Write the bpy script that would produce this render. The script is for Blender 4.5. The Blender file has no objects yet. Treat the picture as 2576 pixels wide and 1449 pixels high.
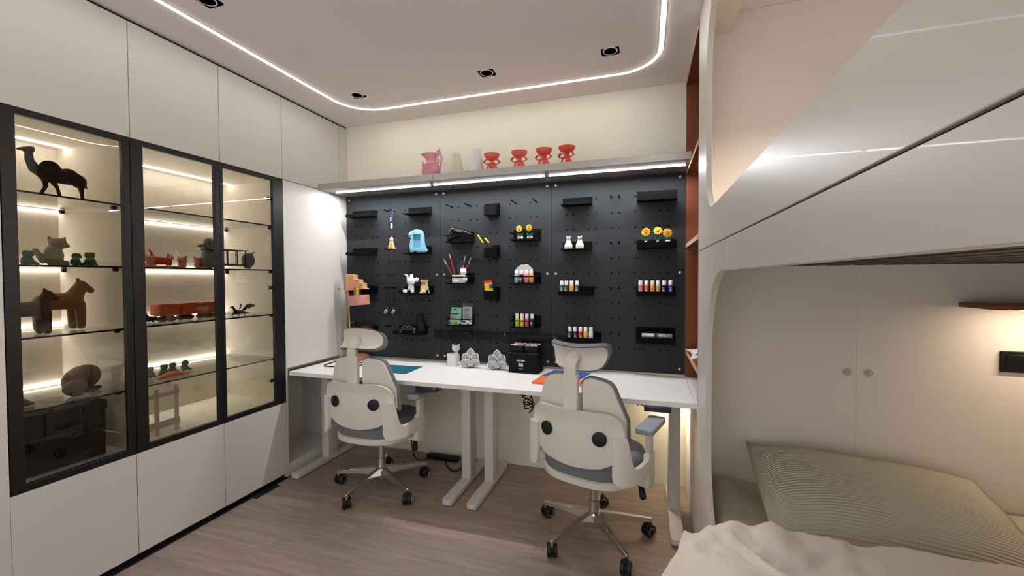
import bpy, bmesh, math, random
from mathutils import Vector, Matrix, noise
from mathutils.geometry import tessellate_polygon
random.seed(7)
PI = math.pi
SC = bpy.context.scene
COL = SC.collection

# ---------------------------------------------------------------- camera, world, exposure
cam_d = bpy.data.cameras.new('camera')
cam_d.sensor_width = 36.0
cam_d.lens = 1053.29 / 2576 * 36.0
cam_d.clip_start = 0.02
cam = bpy.data.objects.new('camera', cam_d)
COL.objects.link(cam)
_yaw, _pit, _rol = 0.30737, 0.02312, -0.00439
_f = Vector((-math.sin(_yaw)*math.cos(_pit), math.cos(_yaw)*math.cos(_pit), -math.sin(_pit)))
_r = Vector((math.cos(_yaw), math.sin(_yaw), 0))
_u = _r.cross(_f)
_r2 = _r*math.cos(_rol) + _u*math.sin(_rol)
_u2 = -_r*math.sin(_rol) + _u*math.cos(_rol)
cam.matrix_world = Matrix(((_r2.x, _u2.x, -_f.x, 0), (_r2.y, _u2.y, -_f.y, 0), (_r2.z, _u2.z, -_f.z, 1.386), (0, 0, 0, 1)))
SC.camera = cam
wd = bpy.data.worlds.new('world'); SC.world = wd; wd.use_nodes = True
wd.node_tree.nodes['Background'].inputs[0].default_value = (0.98, 0.97, 1.0, 1)
wd.node_tree.nodes['Background'].inputs[1].default_value = 1.38
vs = SC.view_settings
vs.view_transform = 'Standard'; vs.look = 'None'; vs.gamma = 1.0; vs.use_curve_mapping = False
vs.exposure = 0.0
SC.display_settings.display_device = 'sRGB'
SC.cycles.max_bounces = 10; SC.cycles.diffuse_bounces = 5; SC.cycles.transparent_max_bounces = 24
SC.cycles.glossy_bounces = 4; SC.cycles.sample_clamp_indirect = 6.0
SC.cycles.use_denoising = True
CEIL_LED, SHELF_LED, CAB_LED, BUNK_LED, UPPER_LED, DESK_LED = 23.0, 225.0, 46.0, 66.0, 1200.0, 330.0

# ---------------------------------------------------------------- materials
def lin(c):
    return tuple(((x/255)/12.92 if x/255 <= .04045 else ((x/255+.055)/1.055)**2.4) for x in c)
MATS = {}
def mat(name, rgb, rough=.5, metal=0., var=0., vscale=6., bump=0., bscale=200., spec=.5, coat=0., emit=None, trans=0., alpha=1.):
    m = bpy.data.materials.new(name); m.use_nodes = True
    nt = m.node_tree; b = nt.nodes['Principled BSDF']
    c = lin(rgb) + (1,)
    b.inputs['Base Color'].default_value = c
    b.inputs['Roughness'].default_value = rough; b.inputs['Metallic'].default_value = metal
    b.inputs['Specular IOR Level'].default_value = spec
    b.inputs['Coat Weight'].default_value = coat; b.inputs['Transmission Weight'].default_value = trans
    b.inputs['Alpha'].default_value = alpha
    tc = nt.nodes.new('ShaderNodeTexCoord')
    if var > 0:
        n = nt.nodes.new('ShaderNodeTexNoise'); n.inputs['Scale'].default_value = vscale; n.inputs['Detail'].default_value = 4
        nt.links.new(tc.outputs['Object'], n.inputs['Vector'])
        r = nt.nodes.new('ShaderNodeValToRGB')
        r.color_ramp.elements[0].position = .3; r.color_ramp.elements[1].position = .7
        r.color_ramp.elements[0].color = tuple(x*(1-var) for x in c[:3]) + (1,)
        r.color_ramp.elements[1].color = tuple(min(1, x*(1+var)) for x in c[:3]) + (1,)
        nt.links.new(n.outputs['Fac'], r.inputs['Fac']); nt.links.new(r.outputs['Color'], b.inputs['Base Color'])
    if bump > 0:
        n = nt.nodes.new('ShaderNodeTexNoise'); n.inputs['Scale'].default_value = bscale; n.inputs['Detail'].default_value = 3
        nt.links.new(tc.outputs['Object'], n.inputs['Vector'])
        bp = nt.nodes.new('ShaderNodeBump'); bp.inputs['Strength'].default_value = bump; bp.inputs['Distance'].default_value = .002
        nt.links.new(n.outputs['Fac'], bp.inputs['Height']); nt.links.new(bp.outputs['Normal'], b.inputs['Normal'])
    if emit:
        b.inputs['Emission Color'].default_value = lin(emit[0]) + (1,); b.inputs['Emission Strength'].default_value = emit[1]
    MATS[name] = m
    return m
def emission(name, rgb, s):
    m = bpy.data.materials.new(name); m.use_nodes = True
    nt = m.node_tree; nt.nodes.clear()
    e = nt.nodes.new('ShaderNodeEmission'); e.inputs[0].default_value = rgb + (1,); e.inputs[1].default_value = s
    o = nt.nodes.new('ShaderNodeOutputMaterial'); nt.links.new(e.outputs[0], o.inputs[0])
    return m
def glass(name, tint, refl=1.0, rough=0.0):
    m = bpy.data.materials.new(name); m.use_nodes = True
    nt = m.node_tree; nt.nodes.clear()
    t = nt.nodes.new('ShaderNodeBsdfTransparent'); t.inputs[0].default_value = tint + (1,)
    g = nt.nodes.new('ShaderNodeBsdfGlossy'); g.inputs['Roughness'].default_value = rough
    g.inputs['Color'].default_value = (refl, refl, refl, 1)
    fr = nt.nodes.new('ShaderNodeFresnel')       # thin pane: same reflectance entering and leaving
    ge = nt.nodes.new('ShaderNodeNewGeometry'); ir = nt.nodes.new('ShaderNodeMapRange')
    ir.inputs[3].default_value = 1.5; ir.inputs[4].default_value = 1/1.5
    nt.links.new(ge.outputs['Backfacing'], ir.inputs[0]); nt.links.new(ir.outputs[0], fr.inputs[0])
    mx = nt.nodes.new('ShaderNodeMixShader'); o = nt.nodes.new('ShaderNodeOutputMaterial')
    nt.links.new(fr.outputs[0], mx.inputs[0]); nt.links.new(t.outputs[0], mx.inputs[1]); nt.links.new(g.outputs[0], mx.inputs[2])
    nt.links.new(mx.outputs[0], o.inputs[0])
    return m
M = {}
M['cab'] = mat('matte_white_laminate', (213, 209, 203), .42, bump=.03, bscale=400, spec=.35)
M['cab_in'] = mat('cream_cabinet_lining', (232, 224, 210), .6, var=.02, vscale=3)
M['wall'] = mat('cream_wall_paint', (234, 230, 212), .7, var=.015, vscale=2, bump=.05, bscale=150)
M['ceil'] = mat('white_ceiling_paint', (238, 232, 230), .85, bump=.03, bscale=180)
M['bunkwall'] = mat('warm_white_wall_panel', (228, 219, 207), .65, bump=.05, bscale=300)
M['bunk'] = mat('satin_white_lacquer', (206, 200, 192), .36, bump=.02, bscale=300, spec=.45, coat=.04)
M['black_frame'] = mat('black_anodised_frame', (26, 27, 26), .45, metal=.3, spec=.4)
M['dark_gap'] = mat('dark_joint', (18, 17, 16), .9)
M['orange_ply'] = mat('terracotta_laminate', (128, 66, 32), .5, var=.08, vscale=8, bump=.05)
M['ply_edge'] = mat('pale_shelf_edge', (196, 170, 142), .5)
M['peg'] = mat('charcoal_pegboard', (50, 53, 56), .6, var=.03, vscale=30, bump=.12, bscale=500, spec=.18)
M['hole'] = mat('pegboard_hole_dark', (14, 14, 15), .9)
M['bolt'] = mat('brushed_steel_bolt', (205, 200, 192), .3, metal=1.)
M['tray'] = mat('black_plastic_tray', (5, 5, 6), .75, bump=.08, bscale=600, spec=.12)
M['desk'] = mat('white_desk_laminate', (243, 241, 240), .4, var=.006, vscale=30, bump=.03, bscale=500)
M['desk_edge'] = mat('white_desk_edging', (214, 208, 200), .5)
M['leg'] = mat('white_powder_coat', (208, 202, 196), .45, bump=.05, bscale=700)
M['chair_w'] = mat('off_white_chair_plastic', (226, 221, 210), .42, bump=.08, bscale=900)
M['chair_g'] = mat('slate_grey_chair_fabric', (122, 123, 127), .95, var=.06, vscale=200, bump=.4, bscale=900, spec=.15)
M['pad'] = mat('grey_armrest_rubber', (150, 156, 162), .6)
M['chrome'] = mat('polished_chrome', (215, 212, 206), .14, metal=1.)
M['rubber'] = mat('black_rubber', (11, 11, 12), .55, bump=.05)
M['alu'] = mat('brushed_aluminium', (188, 184, 178), .38, metal=.75, var=.03, vscale=40)
M['duvet'] = mat('beige_cotton_duvet', (232, 222, 207), .9, var=.02, vscale=5, bump=.5, bscale=60, spec=.1)
M['sheet'] = mat('sage_green_sheet', (190, 188, 166), .9, var=.04, vscale=6, bump=.25, bscale=600, spec=.1)
M['slat'] = mat('dark_bed_slat', (24, 22, 20), .6, var=.1, vscale=20)
M['black'] = mat('black_plastic', (10, 10, 11), .55, spec=.3)
M['black_sh'] = mat('glossy_black_plastic', (14, 14, 16), .2)
M['cloth_k'] = mat('black_woven_cloth', (16, 16, 20), .85, bump=.3, bscale=900, spec=.2)
M['white'] = mat('white_gypsum', (232, 228, 220), .6)
M['whitecap'] = mat('white_cap_plastic', (238, 235, 230), .4)
M['print'] = mat('white_print', (225, 225, 222), .6)
M['glassedge'] = mat('dark_glass_edge', (14, 20, 18), .2)
M['clearglass'] = glass('clear_shelf_glass', (.90, .92, .89), .9)
M['tintglass'] = glass('bronze_tinted_glass', (.70, .675, .64), 1.0)
M['acrylic'] = glass('clear_acrylic', (.93, .93, .93), 1.0, .05)
M['led'] = emission('ceiling_led_glow', (1.0, .98, .93), CEIL_LED)
M['led2'] = emission('shelf_led_glow', (.98, .98, 1.0), SHELF_LED)
M['led3'] = emission('cabinet_led_glow', (1.0, .97, .95), CAB_LED)
M['led4'] = emission('reading_led_glow', (1.0, .80, .60), BUNK_LED)
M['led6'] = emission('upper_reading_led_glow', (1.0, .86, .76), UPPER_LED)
M['led5'] = emission('under_desk_led_glow', (1.0, .82, .60), DESK_LED)

# floor planks: grain along x, tone per plank
m = mat('grey_brown_oak_plank', (146, 124, 110), .5, spec=.4)
nt = m.node_tree; b = nt.nodes['Principled BSDF']
tc = nt.nodes.new('ShaderNodeTexCoord'); mp = nt.nodes.new('ShaderNodeMapping'); mp.inputs['Scale'].default_value = (1.2, 14, 14)
oi = nt.nodes.new('ShaderNodeObjectInfo'); ad = nt.nodes.new('ShaderNodeVectorMath'); ad.operation = 'ADD'
sc_ = nt.nodes.new('ShaderNodeMath'); sc_.operation = 'MULTIPLY'; sc_.inputs[1].default_value = 37.0
nt.links.new(oi.outputs['Random'], sc_.inputs[0])
nt.links.new(tc.outputs['Object'], ad.inputs[0]); nt.links.new(sc_.outputs[0], ad.inputs[1])
nt.links.new(ad.outputs[0], mp.inputs['Vector'])
n1 = nt.nodes.new('ShaderNodeTexNoise'); n1.inputs['Scale'].default_value = 2.2; n1.inputs['Detail'].default_value = 6; n1.inputs['Roughness'].default_value = .6
nt.links.new(mp.outputs[0], n1.inputs['Vector'])
r1 = nt.nodes.new('ShaderNodeValToRGB')
r1.color_ramp.elements[0].color = lin((136, 119, 109)) + (1,); r1.color_ramp.elements[1].color = lin((166, 149, 138)) + (1,)
r1.color_ramp.elements[0].position = .3; r1.color_ramp.elements[1].position = .72
nt.links.new(n1.outputs['Fac'], r1.inputs['Fac'])
hs = nt.nodes.new('ShaderNodeHueSaturation')
mr = nt.nodes.new('ShaderNodeMapRange'); mr.inputs[3].default_value = .92; mr.inputs[4].default_value = 1.07
nt.links.new(oi.outputs['Random'], mr.inputs[0]); nt.links.new(mr.outputs[0], hs.inputs['Value'])
nt.links.new(r1.outputs['Color'], hs.inputs['Color']); nt.links.new(hs.outputs['Color'], b.inputs['Base Color'])
bp = nt.nodes.new('ShaderNodeBump'); bp.inputs['Strength'].default_value = .08; bp.inputs['Distance'].default_value = .002
nt.links.new(n1.outputs['Fac'], bp.inputs['Height']); nt.links.new(bp.outputs['Normal'], b.inputs['Normal'])
M['plank'] = m

# ribbed pillow cover: fine corduroy ridges running along the pillow
m = mat('sage_corduroy', (208, 202, 180), .95, spec=.1)
nt = m.node_tree; b = nt.nodes['Principled BSDF']
tc = nt.nodes.new('ShaderNodeTexCoord'); wv = nt.nodes.new('ShaderNodeTexWave'); wv.bands_direction = 'Y'
wv.inputs['Scale'].default_value = 26; wv.inputs['Distortion'].default_value = .8; wv.inputs['Detail'].default_value = 2
nt.links.new(tc.outputs['Object'], wv.inputs['Vector'])
bp = nt.nodes.new('ShaderNodeBump'); bp.inputs['Strength'].default_value = .9; bp.inputs['Distance'].default_value = .006
nt.links.new(wv.outputs['Fac'], bp.inputs['Height']); nt.links.new(bp.outputs['Normal'], b.inputs['Normal'])
M['cord'] = m

_cm = {}
def cmat(rgb, rough=.45, **k):
    key = (rgb, rough, tuple(sorted(k.items())))
    if key not in _cm:
        _cm[key] = mat('paint_%d_%d_%d' % rgb, rgb, rough, **k)
    return _cm[key]

# ---------------------------------------------------------------- mesh helpers
class MB:
    def __init__(s): s.v = []; s.f = []; s.mi = []; s.cur = 0
    def add(s, vs, fs):
        o = len(s.v); s.v += [tuple(x) for x in vs]; s.f += [tuple(i+o for i in f) for f in fs]; s.mi += [s.cur]*len(fs); return s
    def box(s, x0, x1, y0, y1, z0, z1):
        vs = [(x, y, z) for z in (z0, z1) for y in (y0, y1) for x in (x0, x1)]
        return s.add(vs, [(0, 2, 3, 1), (4, 5, 7, 6), (0, 1, 5, 4), (2, 6, 7, 3), (0, 4, 6, 2), (1, 3, 7, 5)])
    def obox(s, c, size, rot=None):
        hx, hy, hz = (d/2 for d in size); c = Vector(c); rot = rot or Matrix.Identity(3)
        vs = [c + rot @ Vector((x, y, z)) for z in (-hz, hz) for y in (-hy, hy) for x in (-hx, hx)]
        return s.add(vs, [(0, 2, 3, 1), (4, 5, 7, 6), (0, 1, 5, 4), (2, 6, 7, 3), (0, 4, 6, 2), (1, 3, 7, 5)])
    def tube(s, pts, r, n=8, caps=True, closed=False, sx=1., sy=1., up=None):
        pts = [Vector(p) for p in pts]; k = len(pts)
        rs = r if isinstance(r, (list, tuple)) else [r]*k
        vs = []; fs = []; nv = None
        for i, p in enumerate(pts):
            if closed: t = pts[(i+1) % k] - pts[i-1]
            else: t = pts[min(i+1, k-1)] - pts[max(i-1, 0)]
            if t.length < 1e-9: t = Vector((0, 0, 1))
            t.normalize()
            if up is not None:
                a = Vector(up) - t*Vector(up).dot(t)
                if a.length < 1e-5: a = t.orthogonal()
            elif nv is None: a = t.orthogonal()
            else: a = nv - t*nv.dot(t)
            a.normalize(); nv = a; bb = t.cross(a)
            for j in range(n):
                q = 2*PI*(j+.5*(n == 4))/n
                vs.append(p + (a*math.cos(q)*sx + bb*math.sin(q)*sy)*rs[i])
        for i in range(k if closed else k-1):
            i2 = (i+1) % k
            for j in range(n):
                j2 = (j+1) % n
                fs.append((i*n+j, i*n+j2, i2*n+j2, i2*n+j))
        if caps and not closed:
            fs.append(tuple(range(n-1, -1, -1))); fs.append(tuple((k-1)*n+j for j in range(n)))
        return s.add(vs, fs)
    def cyl(s, p0, p1, r0, r1=None, n=16): return s.tube([p0, p1], [r0, r0 if r1 is None else r1], n)
    def lathe(s, prof, c=(0, 0, 0), n=24, axis='z', fn=None):
        c = Vector(c); vs = []; fs = []
        for i, (r, z) in enumerate(prof):
            for j in range(n):
                a = 2*PI*j/n; rr = r if fn is None else fn(r, z, a)
                d = Vector((rr*math.cos(a), rr*math.sin(a), z))
                if axis == 'y': d = Vector((d.x, d.z, d.y))
                if axis == 'x': d = Vector((d.z, d.x, d.y))
                vs.append(c+d)
        for i in range(len(prof)-1):
            for j in range(n):
                j2 = (j+1) % n; fs.append((i*n+j, i*n+j2, (i+1)*n+j2, (i+1)*n+j))
        if prof[0][0] > 1e-6: fs.append(tuple(range(n-1, -1, -1)))
        if prof[-1][0] > 1e-6: fs.append(tuple((len(prof)-1)*n+j for j in range(n)))
        return s.add(vs, fs)
    def ell(s, c, r, n=12, rot=None):
        if not isinstance(r, (tuple, list)): r = (r, r, r)
        c = Vector(c); rot = rot or Matrix.Identity(3); m_ = max(6, n//2+2); vs = [c + rot @ Vector((0, 0, -r[2]))]; fs = []
        for i in range(1, m_):
            t = -PI/2 + PI*i/m_
            for j in range(n):
                a = 2*PI*j/n
                vs.append(c + rot @ Vector((r[0]*math.cos(t)*math.cos(a), r[1]*math.cos(t)*math.sin(a), r[2]*math.sin(t))))
        vs.append(c + rot @ Vector((0, 0, r[2])))
        for j in range(n): fs.append((0, 1+(j+1) % n, 1+j))
        for i in range(m_-2):
            for j in range(n):
                a, b2 = 1+i*n+j, 1+i*n+(j+1) % n
                fs.append((a, b2, b2+n, a+n))
        e = len(vs)-1; o = 1+(m_-2)*n
        for j in range(n): fs.append((o+j, o+(j+1) % n, e))
        return s.add(vs, fs)
    def cap(s, p0, p1, r0, r1=None, n=10):
        """closed capsule with round ends"""
        r1 = r0 if r1 is None else r1; p0 = Vector(p0); p1 = Vector(p1); d = (p1-p0)
        L = d.length; d = d.normalized() if L > 1e-6 else Vector((0, 0, 1)); pts = []; rs = []
        for k in range(1, 4): a = PI/2*k/4; pts.append(p0 - d*r0*math.cos(a)); rs.append(r0*math.sin(a))
        pts += [p0, p1]; rs += [r0, r1]
        for k in range(3, 0, -1): a = PI/2*k/4; pts.append(p1 + d*r1*math.cos(a)); rs.append(r1*math.sin(a))
        return s.tube(pts, rs, n)
    def grid(s, fn, nu, nv, wrap=False):
        vs = [fn(i/nu, j/nv) for j in range(nv+1) for i in range(nu+1)]
        fs = [(j*(nu+1)+i, j*(nu+1)+i+1, (j+1)*(nu+1)+i+1, (j+1)*(nu+1)+i) for j in range(nv) for i in range(nu)]
        return s.add(vs, fs)
    def plate(s, poly, fn, t, holes=()):
        """flat or bent plate: 2-D outline (with holes) mapped to 3-D by fn(u, v, w), w = 0..t"""
        loops = [list(poly)] + [list(h) for h in holes]
        flat = [p for l in loops for p in l]
        tris = tessellate_polygon([[Vector((p[0], p[1], 0)) for p in l] for l in loops])
        n = len(flat); vs = [fn(p[0], p[1], 0) for p in flat] + [fn(p[0], p[1], t) for p in flat]; fs = []
        for a, b2, c in tris: fs.append((a, b2, c)); fs.append((c+n, b2+n, a+n))
        o = 0
        for l in loops:
            k = len(l)
            for i in range(k):
                a, b2 = o+i, o+(i+1) % k; fs.append((a, b2, b2+n, a+n))
            o += k
        return s.add(vs, fs)
    def sheet(s, fn, nu, nv, t):
        """double-sided bent sheet: fn(u, v) -> (point, normal)"""
        P = [[fn(i/nu, j/nv) for i in range(nu+1)] for j in range(nv+1)]
        a = [Vector(p[0]) for row in P for p in row]; b2 = [Vector(p[0]) + Vector(p[1])*t for row in P for p in row]
        n = len(a); w = nu+1; fs = []
        for j in range(nv):
            for i in range(nu):
                q = (j*w+i, j*w+i+1, (j+1)*w+i+1, (j+1)*w+i); fs.append(q); fs.append(tuple(x+n for x in reversed(q)))
        rim = [i for i in range(w)] + [j*w+nu for j in range(1, nv+1)] + [nv*w+i for i in range(nu-1, -1, -1)] + [j*w for j in range(nv-1, 0, -1)]
        for k in range(len(rim)):
            x, y = rim[k], rim[(k+1) % len(rim)]; fs.append((x, x+n, y+n, y))
        return s.add(a+b2, fs)
    def mesh(s, name, mats, smooth=40, bevel=0., seg=2, fix=True):
        me = bpy.data.meshes.new(name); me.from_pydata(s.v, [], s.f)
        mats = mats if isinstance(mats, (list, tuple)) else [mats]
        for m_ in mats: me.materials.append(m_)
        if len(mats) > 1: me.polygons.foreach_set('material_index', s.mi)
        bm = bmesh.new(); bm.from_mesh(me)
        if fix: bmesh.ops.recalc_face_normals(bm, faces=bm.faces)
        if bevel > 0:
            es = [e for e in bm.edges if len(e.link_faces) == 2 and e.calc_face_angle(0) > .5]
            bmesh.ops.bevel(bm, geom=es, offset=bevel, segments=seg, profile=.5, affect='EDGES', clamp_overlap=True)
        bm.to_mesh(me); bm.free()
        if smooth:
            me.polygons.foreach_set('use_smooth', [True]*len(me.polygons))
            me.set_sharp_from_angle(angle=math.radians(smooth))
        me.update()
        return me
    def build(s, name, mats, parent=None, smooth=40, bevel=0., seg=2, loc=(0, 0, 0), rot=(0, 0, 0), fix=True):
        o = bpy.data.objects.new(name, s.mesh(name, mats, smooth, bevel, seg, fix)); COL.objects.link(o)
        o.location = loc; o.rotation_euler = rot
        if parent: o.parent = parent
        return o
    def blob(s, name, mats, parent=None, vox=.004, it=4, loc=(0, 0, 0), rot=(0, 0, 0), smooth=180, deci=None):
        """fuse the closed volumes gathered so far into one continuous skin"""
        me = s.mesh('tmp', mats, 0); o = bpy.data.objects.new('tmp', me); COL.objects.link(o)
        r = o.modifiers.new('r', 'REMESH'); r.mode = 'VOXEL'; r.voxel_size = vox
        if it: sm = o.modifiers.new('s', 'SMOOTH'); sm.iterations = it; sm.factor = .5
        if deci: d = o.modifiers.new('d', 'DECIMATE'); d.ratio = deci
        me2 = bpy.data.meshes.new_from_object(o.evaluated_get(bpy.context.evaluated_depsgraph_get()))
        bpy.data.objects.remove(o); bpy.data.meshes.remove(me)
        me2.name = name; me2.polygons.foreach_set('use_smooth', [smooth > 90]*len(me2.polygons))
        ob = bpy.data.objects.new(name, me2); COL.objects.link(ob); ob.location = loc; ob.rotation_euler = rot
        if parent: ob.parent = parent
        return ob

def tag(o, label=None, cat=None, group=None, kind=None):
    if label: o['label'] = label
    if cat: o['category'] = cat
    if group: o['group'] = group
    if kind: o['kind'] = kind
    return o
def thing(name, label, cat, loc=(0, 0, 0), rz=0., group=None):
    o = bpy.data.objects.new(name, None); COL.objects.link(o); o.empty_display_size = .05
    o.location = loc; o.rotation_euler = (0, 0, rz)
    return tag(o, label, cat, group)
def struct(o): o['kind'] = 'structure'; return o
def copy_tree(o, parent=None):
    c = o.copy(); COL.objects.link(c); c.parent = parent
    for ch in list(o.children): copy_tree(ch, c)
    return c
def B(*a): return MB().box(*a)
def rrect(x0, x1, y0, y1, r, n=5):
    """rounded rectangle outline; r = one radius or (bl, br, tr, tl)"""
    r = r if isinstance(r, (tuple, list)) else (r,)*4; out = []
    for (cx, cy, a0, q) in ((x0+r[0], y0+r[0], PI, r[0]), (x1-r[1], y0+r[1], -PI/2, r[1]), (x1-r[2], y1-r[2], 0, r[2]), (x0+r[3], y1-r[3], PI/2, r[3])):
        if q < 1e-6: out.append((cx, cy)); continue
        for k in range(n+1): a = a0 + PI/2*k/n; out.append((cx+q*math.cos(a), cy+q*math.sin(a)))
    return out
def fnx(x): return lambda u, v, w: (x+w, u, v)      # plate in a plane of constant x
def fny(y): return lambda u, v, w: (u, y+w, v)
def fnz(z): return lambda u, v, w: (u, v, z+w)
def holed(u0, u1, v0, v1, holes, rad, cell, depth, fn, n=8, back=True):
    """flat face with real round holes: quads, a ring round every hole, its wall and its bottom"""
    mb = MB()
    us = sorted(set([u0, u1] + [round(h[0]+d, 5) for h in holes for d in (-cell, cell)]))
    vs = sorted(set([v0, v1] + [round(h[1]+d, 5) for h in holes for d in (-cell, cell)]))
    key = {}
    for h in holes: key[(round(h[0]-cell, 5), round(h[1]-cell, 5))] = h
    for i in range(len(us)-1):
        for j in range(len(vs)-1):
            a, b2, c, d = us[i], us[i+1], vs[j], vs[j+1]
            h = key.get((a, c))
            if h is None:
                mb.cur = 0; mb.add([fn(a, c, 0), fn(b2, c, 0), fn(b2, d, 0), fn(a, d, 0)], [(0, 1, 2, 3)])
            else:
                R = []; S = []; D = []
                for k in range(n):
                    t = 2*PI*(k+.5)/n; cx, cy = math.cos(t), math.sin(t); q = max(abs(cx), abs(cy))
                    R.append(fn(h[0]+rad*cx, h[1]+rad*cy, 0)); D.append(fn(h[0]+rad*cx, h[1]+rad*cy, depth)); S.append(fn(h[0]+cell*cx/q, h[1]+cell*cy/q, 0))
                # corner fans
                mb.cur = 0; cs = [fn(a, c, 0), fn(b2, c, 0), fn(b2, d, 0), fn(a, d, 0)]
                vv = S+R+D+cs; ff = []
                for k in range(n):
                    k2 = (k+1) % n; ff.append((k, k2, n+k2, n+k))
                    t0 = 2*PI*(k+.5)/n; t1 = 2*PI*(k+1.5)/n
                    for ci, ta in enumerate((5*PI/4, 7*PI/4, PI/4, 3*PI/4)):
                        for sh in (0, 2*PI):
                            if t0 + 1e-6 < ta+sh < t1 - 1e-6: ff.append((k, 3*n+ci, k2))
                mb.add(vv, ff)
                mb.cur = 1
                mb.add(R+D, [(k, (k+1) % n, n+(k+1) % n, n+k) for k in range(n)] + ([tuple(range(n, 2*n))] if back else []))
    return mb
def fine_print(n, w, h, mat_, name, parent, loc, along='x'):
    """a row of tiny marks where print is too small to read"""
    mb = MB(); st = w/n
    for k in range(n):
        a = -w/2 + k*st; hh = h*(.75+.25*((k*7) % 3)/2)
        if along == 'x': mb.box(a, a+st*.72, -.0002, .0003, -hh/2, hh/2)
        else: mb.box(-.0003, .0002, a, a+st*.72, -hh/2, hh/2)
    o = mb.build(name, mat_, parent, smooth=0, loc=loc); o['kind'] = 'stuff'
    return o
def text(body, size, mat_, name, parent, loc, rot, extrude=.0004, shear=0., bold=0.):
    cu = bpy.data.curves.new('t', 'FONT'); cu.body = body; cu.size = size; cu.extrude = extrude; cu.align_x = 'CENTER'; cu.align_y = 'CENTER'
    cu.shear = shear; cu.offset = bold; cu.resolution_u = 3
    o = bpy.data.objects.new('t', cu); COL.objects.link(o)
    me = bpy.data.meshes.new_from_object(o.evaluated_get(bpy.context.evaluated_depsgraph_get()))
    bpy.data.objects.remove(o); bpy.data.curves.remove(cu)
    me.materials.clear(); me.materials.append(mat_)
    ob = bpy.data.objects.new(name, me); COL.objects.link(ob); ob.location = loc; ob.rotation_euler = rot; ob.parent = parent
    return ob

# ================================================================ ROOM SHELL
XL, YB, ZC, XR = -2.38, 2.95, 2.65, 1.95
struct(B(-2.99, XR+.06, -1.66, YB+.06, -.06, -.006).build('floor', M['dark_gap']))
FLOOR = bpy.data.objects['floor']
pw = .19; row = 0; y = YB
while y > -1.6:
    x = -2.38 - random.uniform(0, .9)
    while x < XR:
        L = random.choice((1.2, 1.2, .9)); x0, x1 = max(x, -2.37), min(x+L, XR)
        if x1-x0 > .05:
            B(x0+.0004, x1-.0004, max(-1.6, y-pw)+.0004, y-.0004, -.012, 0).build('plank', M['plank'], FLOOR, smooth=0, bevel=.0004, seg=1)
        x += L
    y -= pw
# ceiling with real recesses for the downlights
DL = [(-1.889, 2.45), (-.931, 2.436), (-.188, 2.418), (-1.892, 1.417), (-1.89, .40), (-.19, .9)]
cl = holed(-2.99, XR+.06, -1.66, YB+.06, DL, .036, .05, .07, lambda u, v, w: (u, v, ZC+w), n=24)
struct(cl.build('ceiling', [M['ceil'], M['hole']], smooth=30))
struct(B(-2.99, XR+.06, YB, YB+.06, 0, ZC).build('wall_back', M['wall'], smooth=0))
struct(B(-3.04, -2.985, -1.66, YB, 0, ZC).build('wall_left', M['wall'], smooth=0))
struct(B(XR, XR+.06, -1.66, YB, 0, ZC).build('wall_right', M['bunkwall'], smooth=0))
for i, (x, y) in enumerate(DL[:4]):
    where = ('over the left end of the desks, nearest the cabinets', 'over the middle of the desks', 'inside the rounded corner of the light strip near the bunk', 'cut by the top edge of the picture near the cabinets')[i]
    t = thing('ceiling_downlight', 'black recessed ceiling downlight, unlit, ' + where, 'ceiling light', (x, y, ZC), group='recessed ceiling downlights')
    MB().lathe([(.0345, -.003), (.041, -.003), (.041, .0), (.0345, .0), (.0345, -.003)], n=28).build('trim_ring', M['ceil'], t)
    MB().lathe([(.0343, -.0015), (.0343, .05), (.0255, .052), (.030, .0), (.0343, -.0015)], n=28).build('baffle', M['black_sh'], t)
    MB().lathe([(.0, .046), (.018, .046), (.0255, .052), (.0, .052)], n=20).build('lens', M['bolt'], t)
# ceiling LED strip: rounded rectangle, stood proud so its sides brighten the ceiling
def led_path(off):
    x0, x1, y0, y1, r = -2.10-off, .082+off, -1.2-off, 2.705+off, .24+off
    return rrect(x0, x1, y0, y1, r, 10)
inn, out = led_path(-.008), led_path(.008)
n = len(inn); mb = MB()
mb.add([(p[0], p[1], ZC-.0042) for p in inn] + [(p[0], p[1], ZC-.0042) for p in out] + [(p[0], p[1], ZC-.0005) for p in inn] + [(p[0], p[1], ZC-.0005) for p in out],
       [q for i in range(n) for q in ((i, (i+1) % n, n+(i+1) % n, n+i), (i, (i+1) % n, 2*n+(i+1) % n, 2*n+i), (n+i, n+(i+1) % n, 3*n+(i+1) % n, 3*n+i))])
t = thing('ceiling_light_strip', 'slim glowing LED strip with rounded corners let into the ceiling', 'light strip', (0, 0, 0))
mb.build('diffuser', M['led'], t, smooth=0, fix=False)
inn2, out2 = led_path(-.0135), led_path(.0135)
mb = MB()
for a, b2 in ((inn2, inn), (out, out2)):
    mb.add([(p[0], p[1], ZC-.0018) for p in a] + [(p[0], p[1], ZC-.0018) for p in b2] + [(p[0], p[1], ZC+.0) for p in a] + [(p[0], p[1], ZC) for p in b2],
           [(i, (i+1) % n, n+(i+1) % n, n+i) for i in range(n)] + [(i, (i+1) % n, 2*n+(i+1) % n, 2*n+i) for i in range(n)] + [(n+i, n+(i+1) % n, 3*n+(i+1) % n, 3*n+i) for i in range(n)])
mb.build('channel', M['ceil'], t, smooth=0)

# ================================================================ LEFT CABINET WALL
G = .0015
ZT = 2.074; ZB = .532
def cabdoor(name, par, y0, y1, z0, z1):
    return B(XL-.02, XL, y0+G, y1-G, z0+G, z1-G).build(name, M['cab'], par, bevel=.0012, seg=1)
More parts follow.
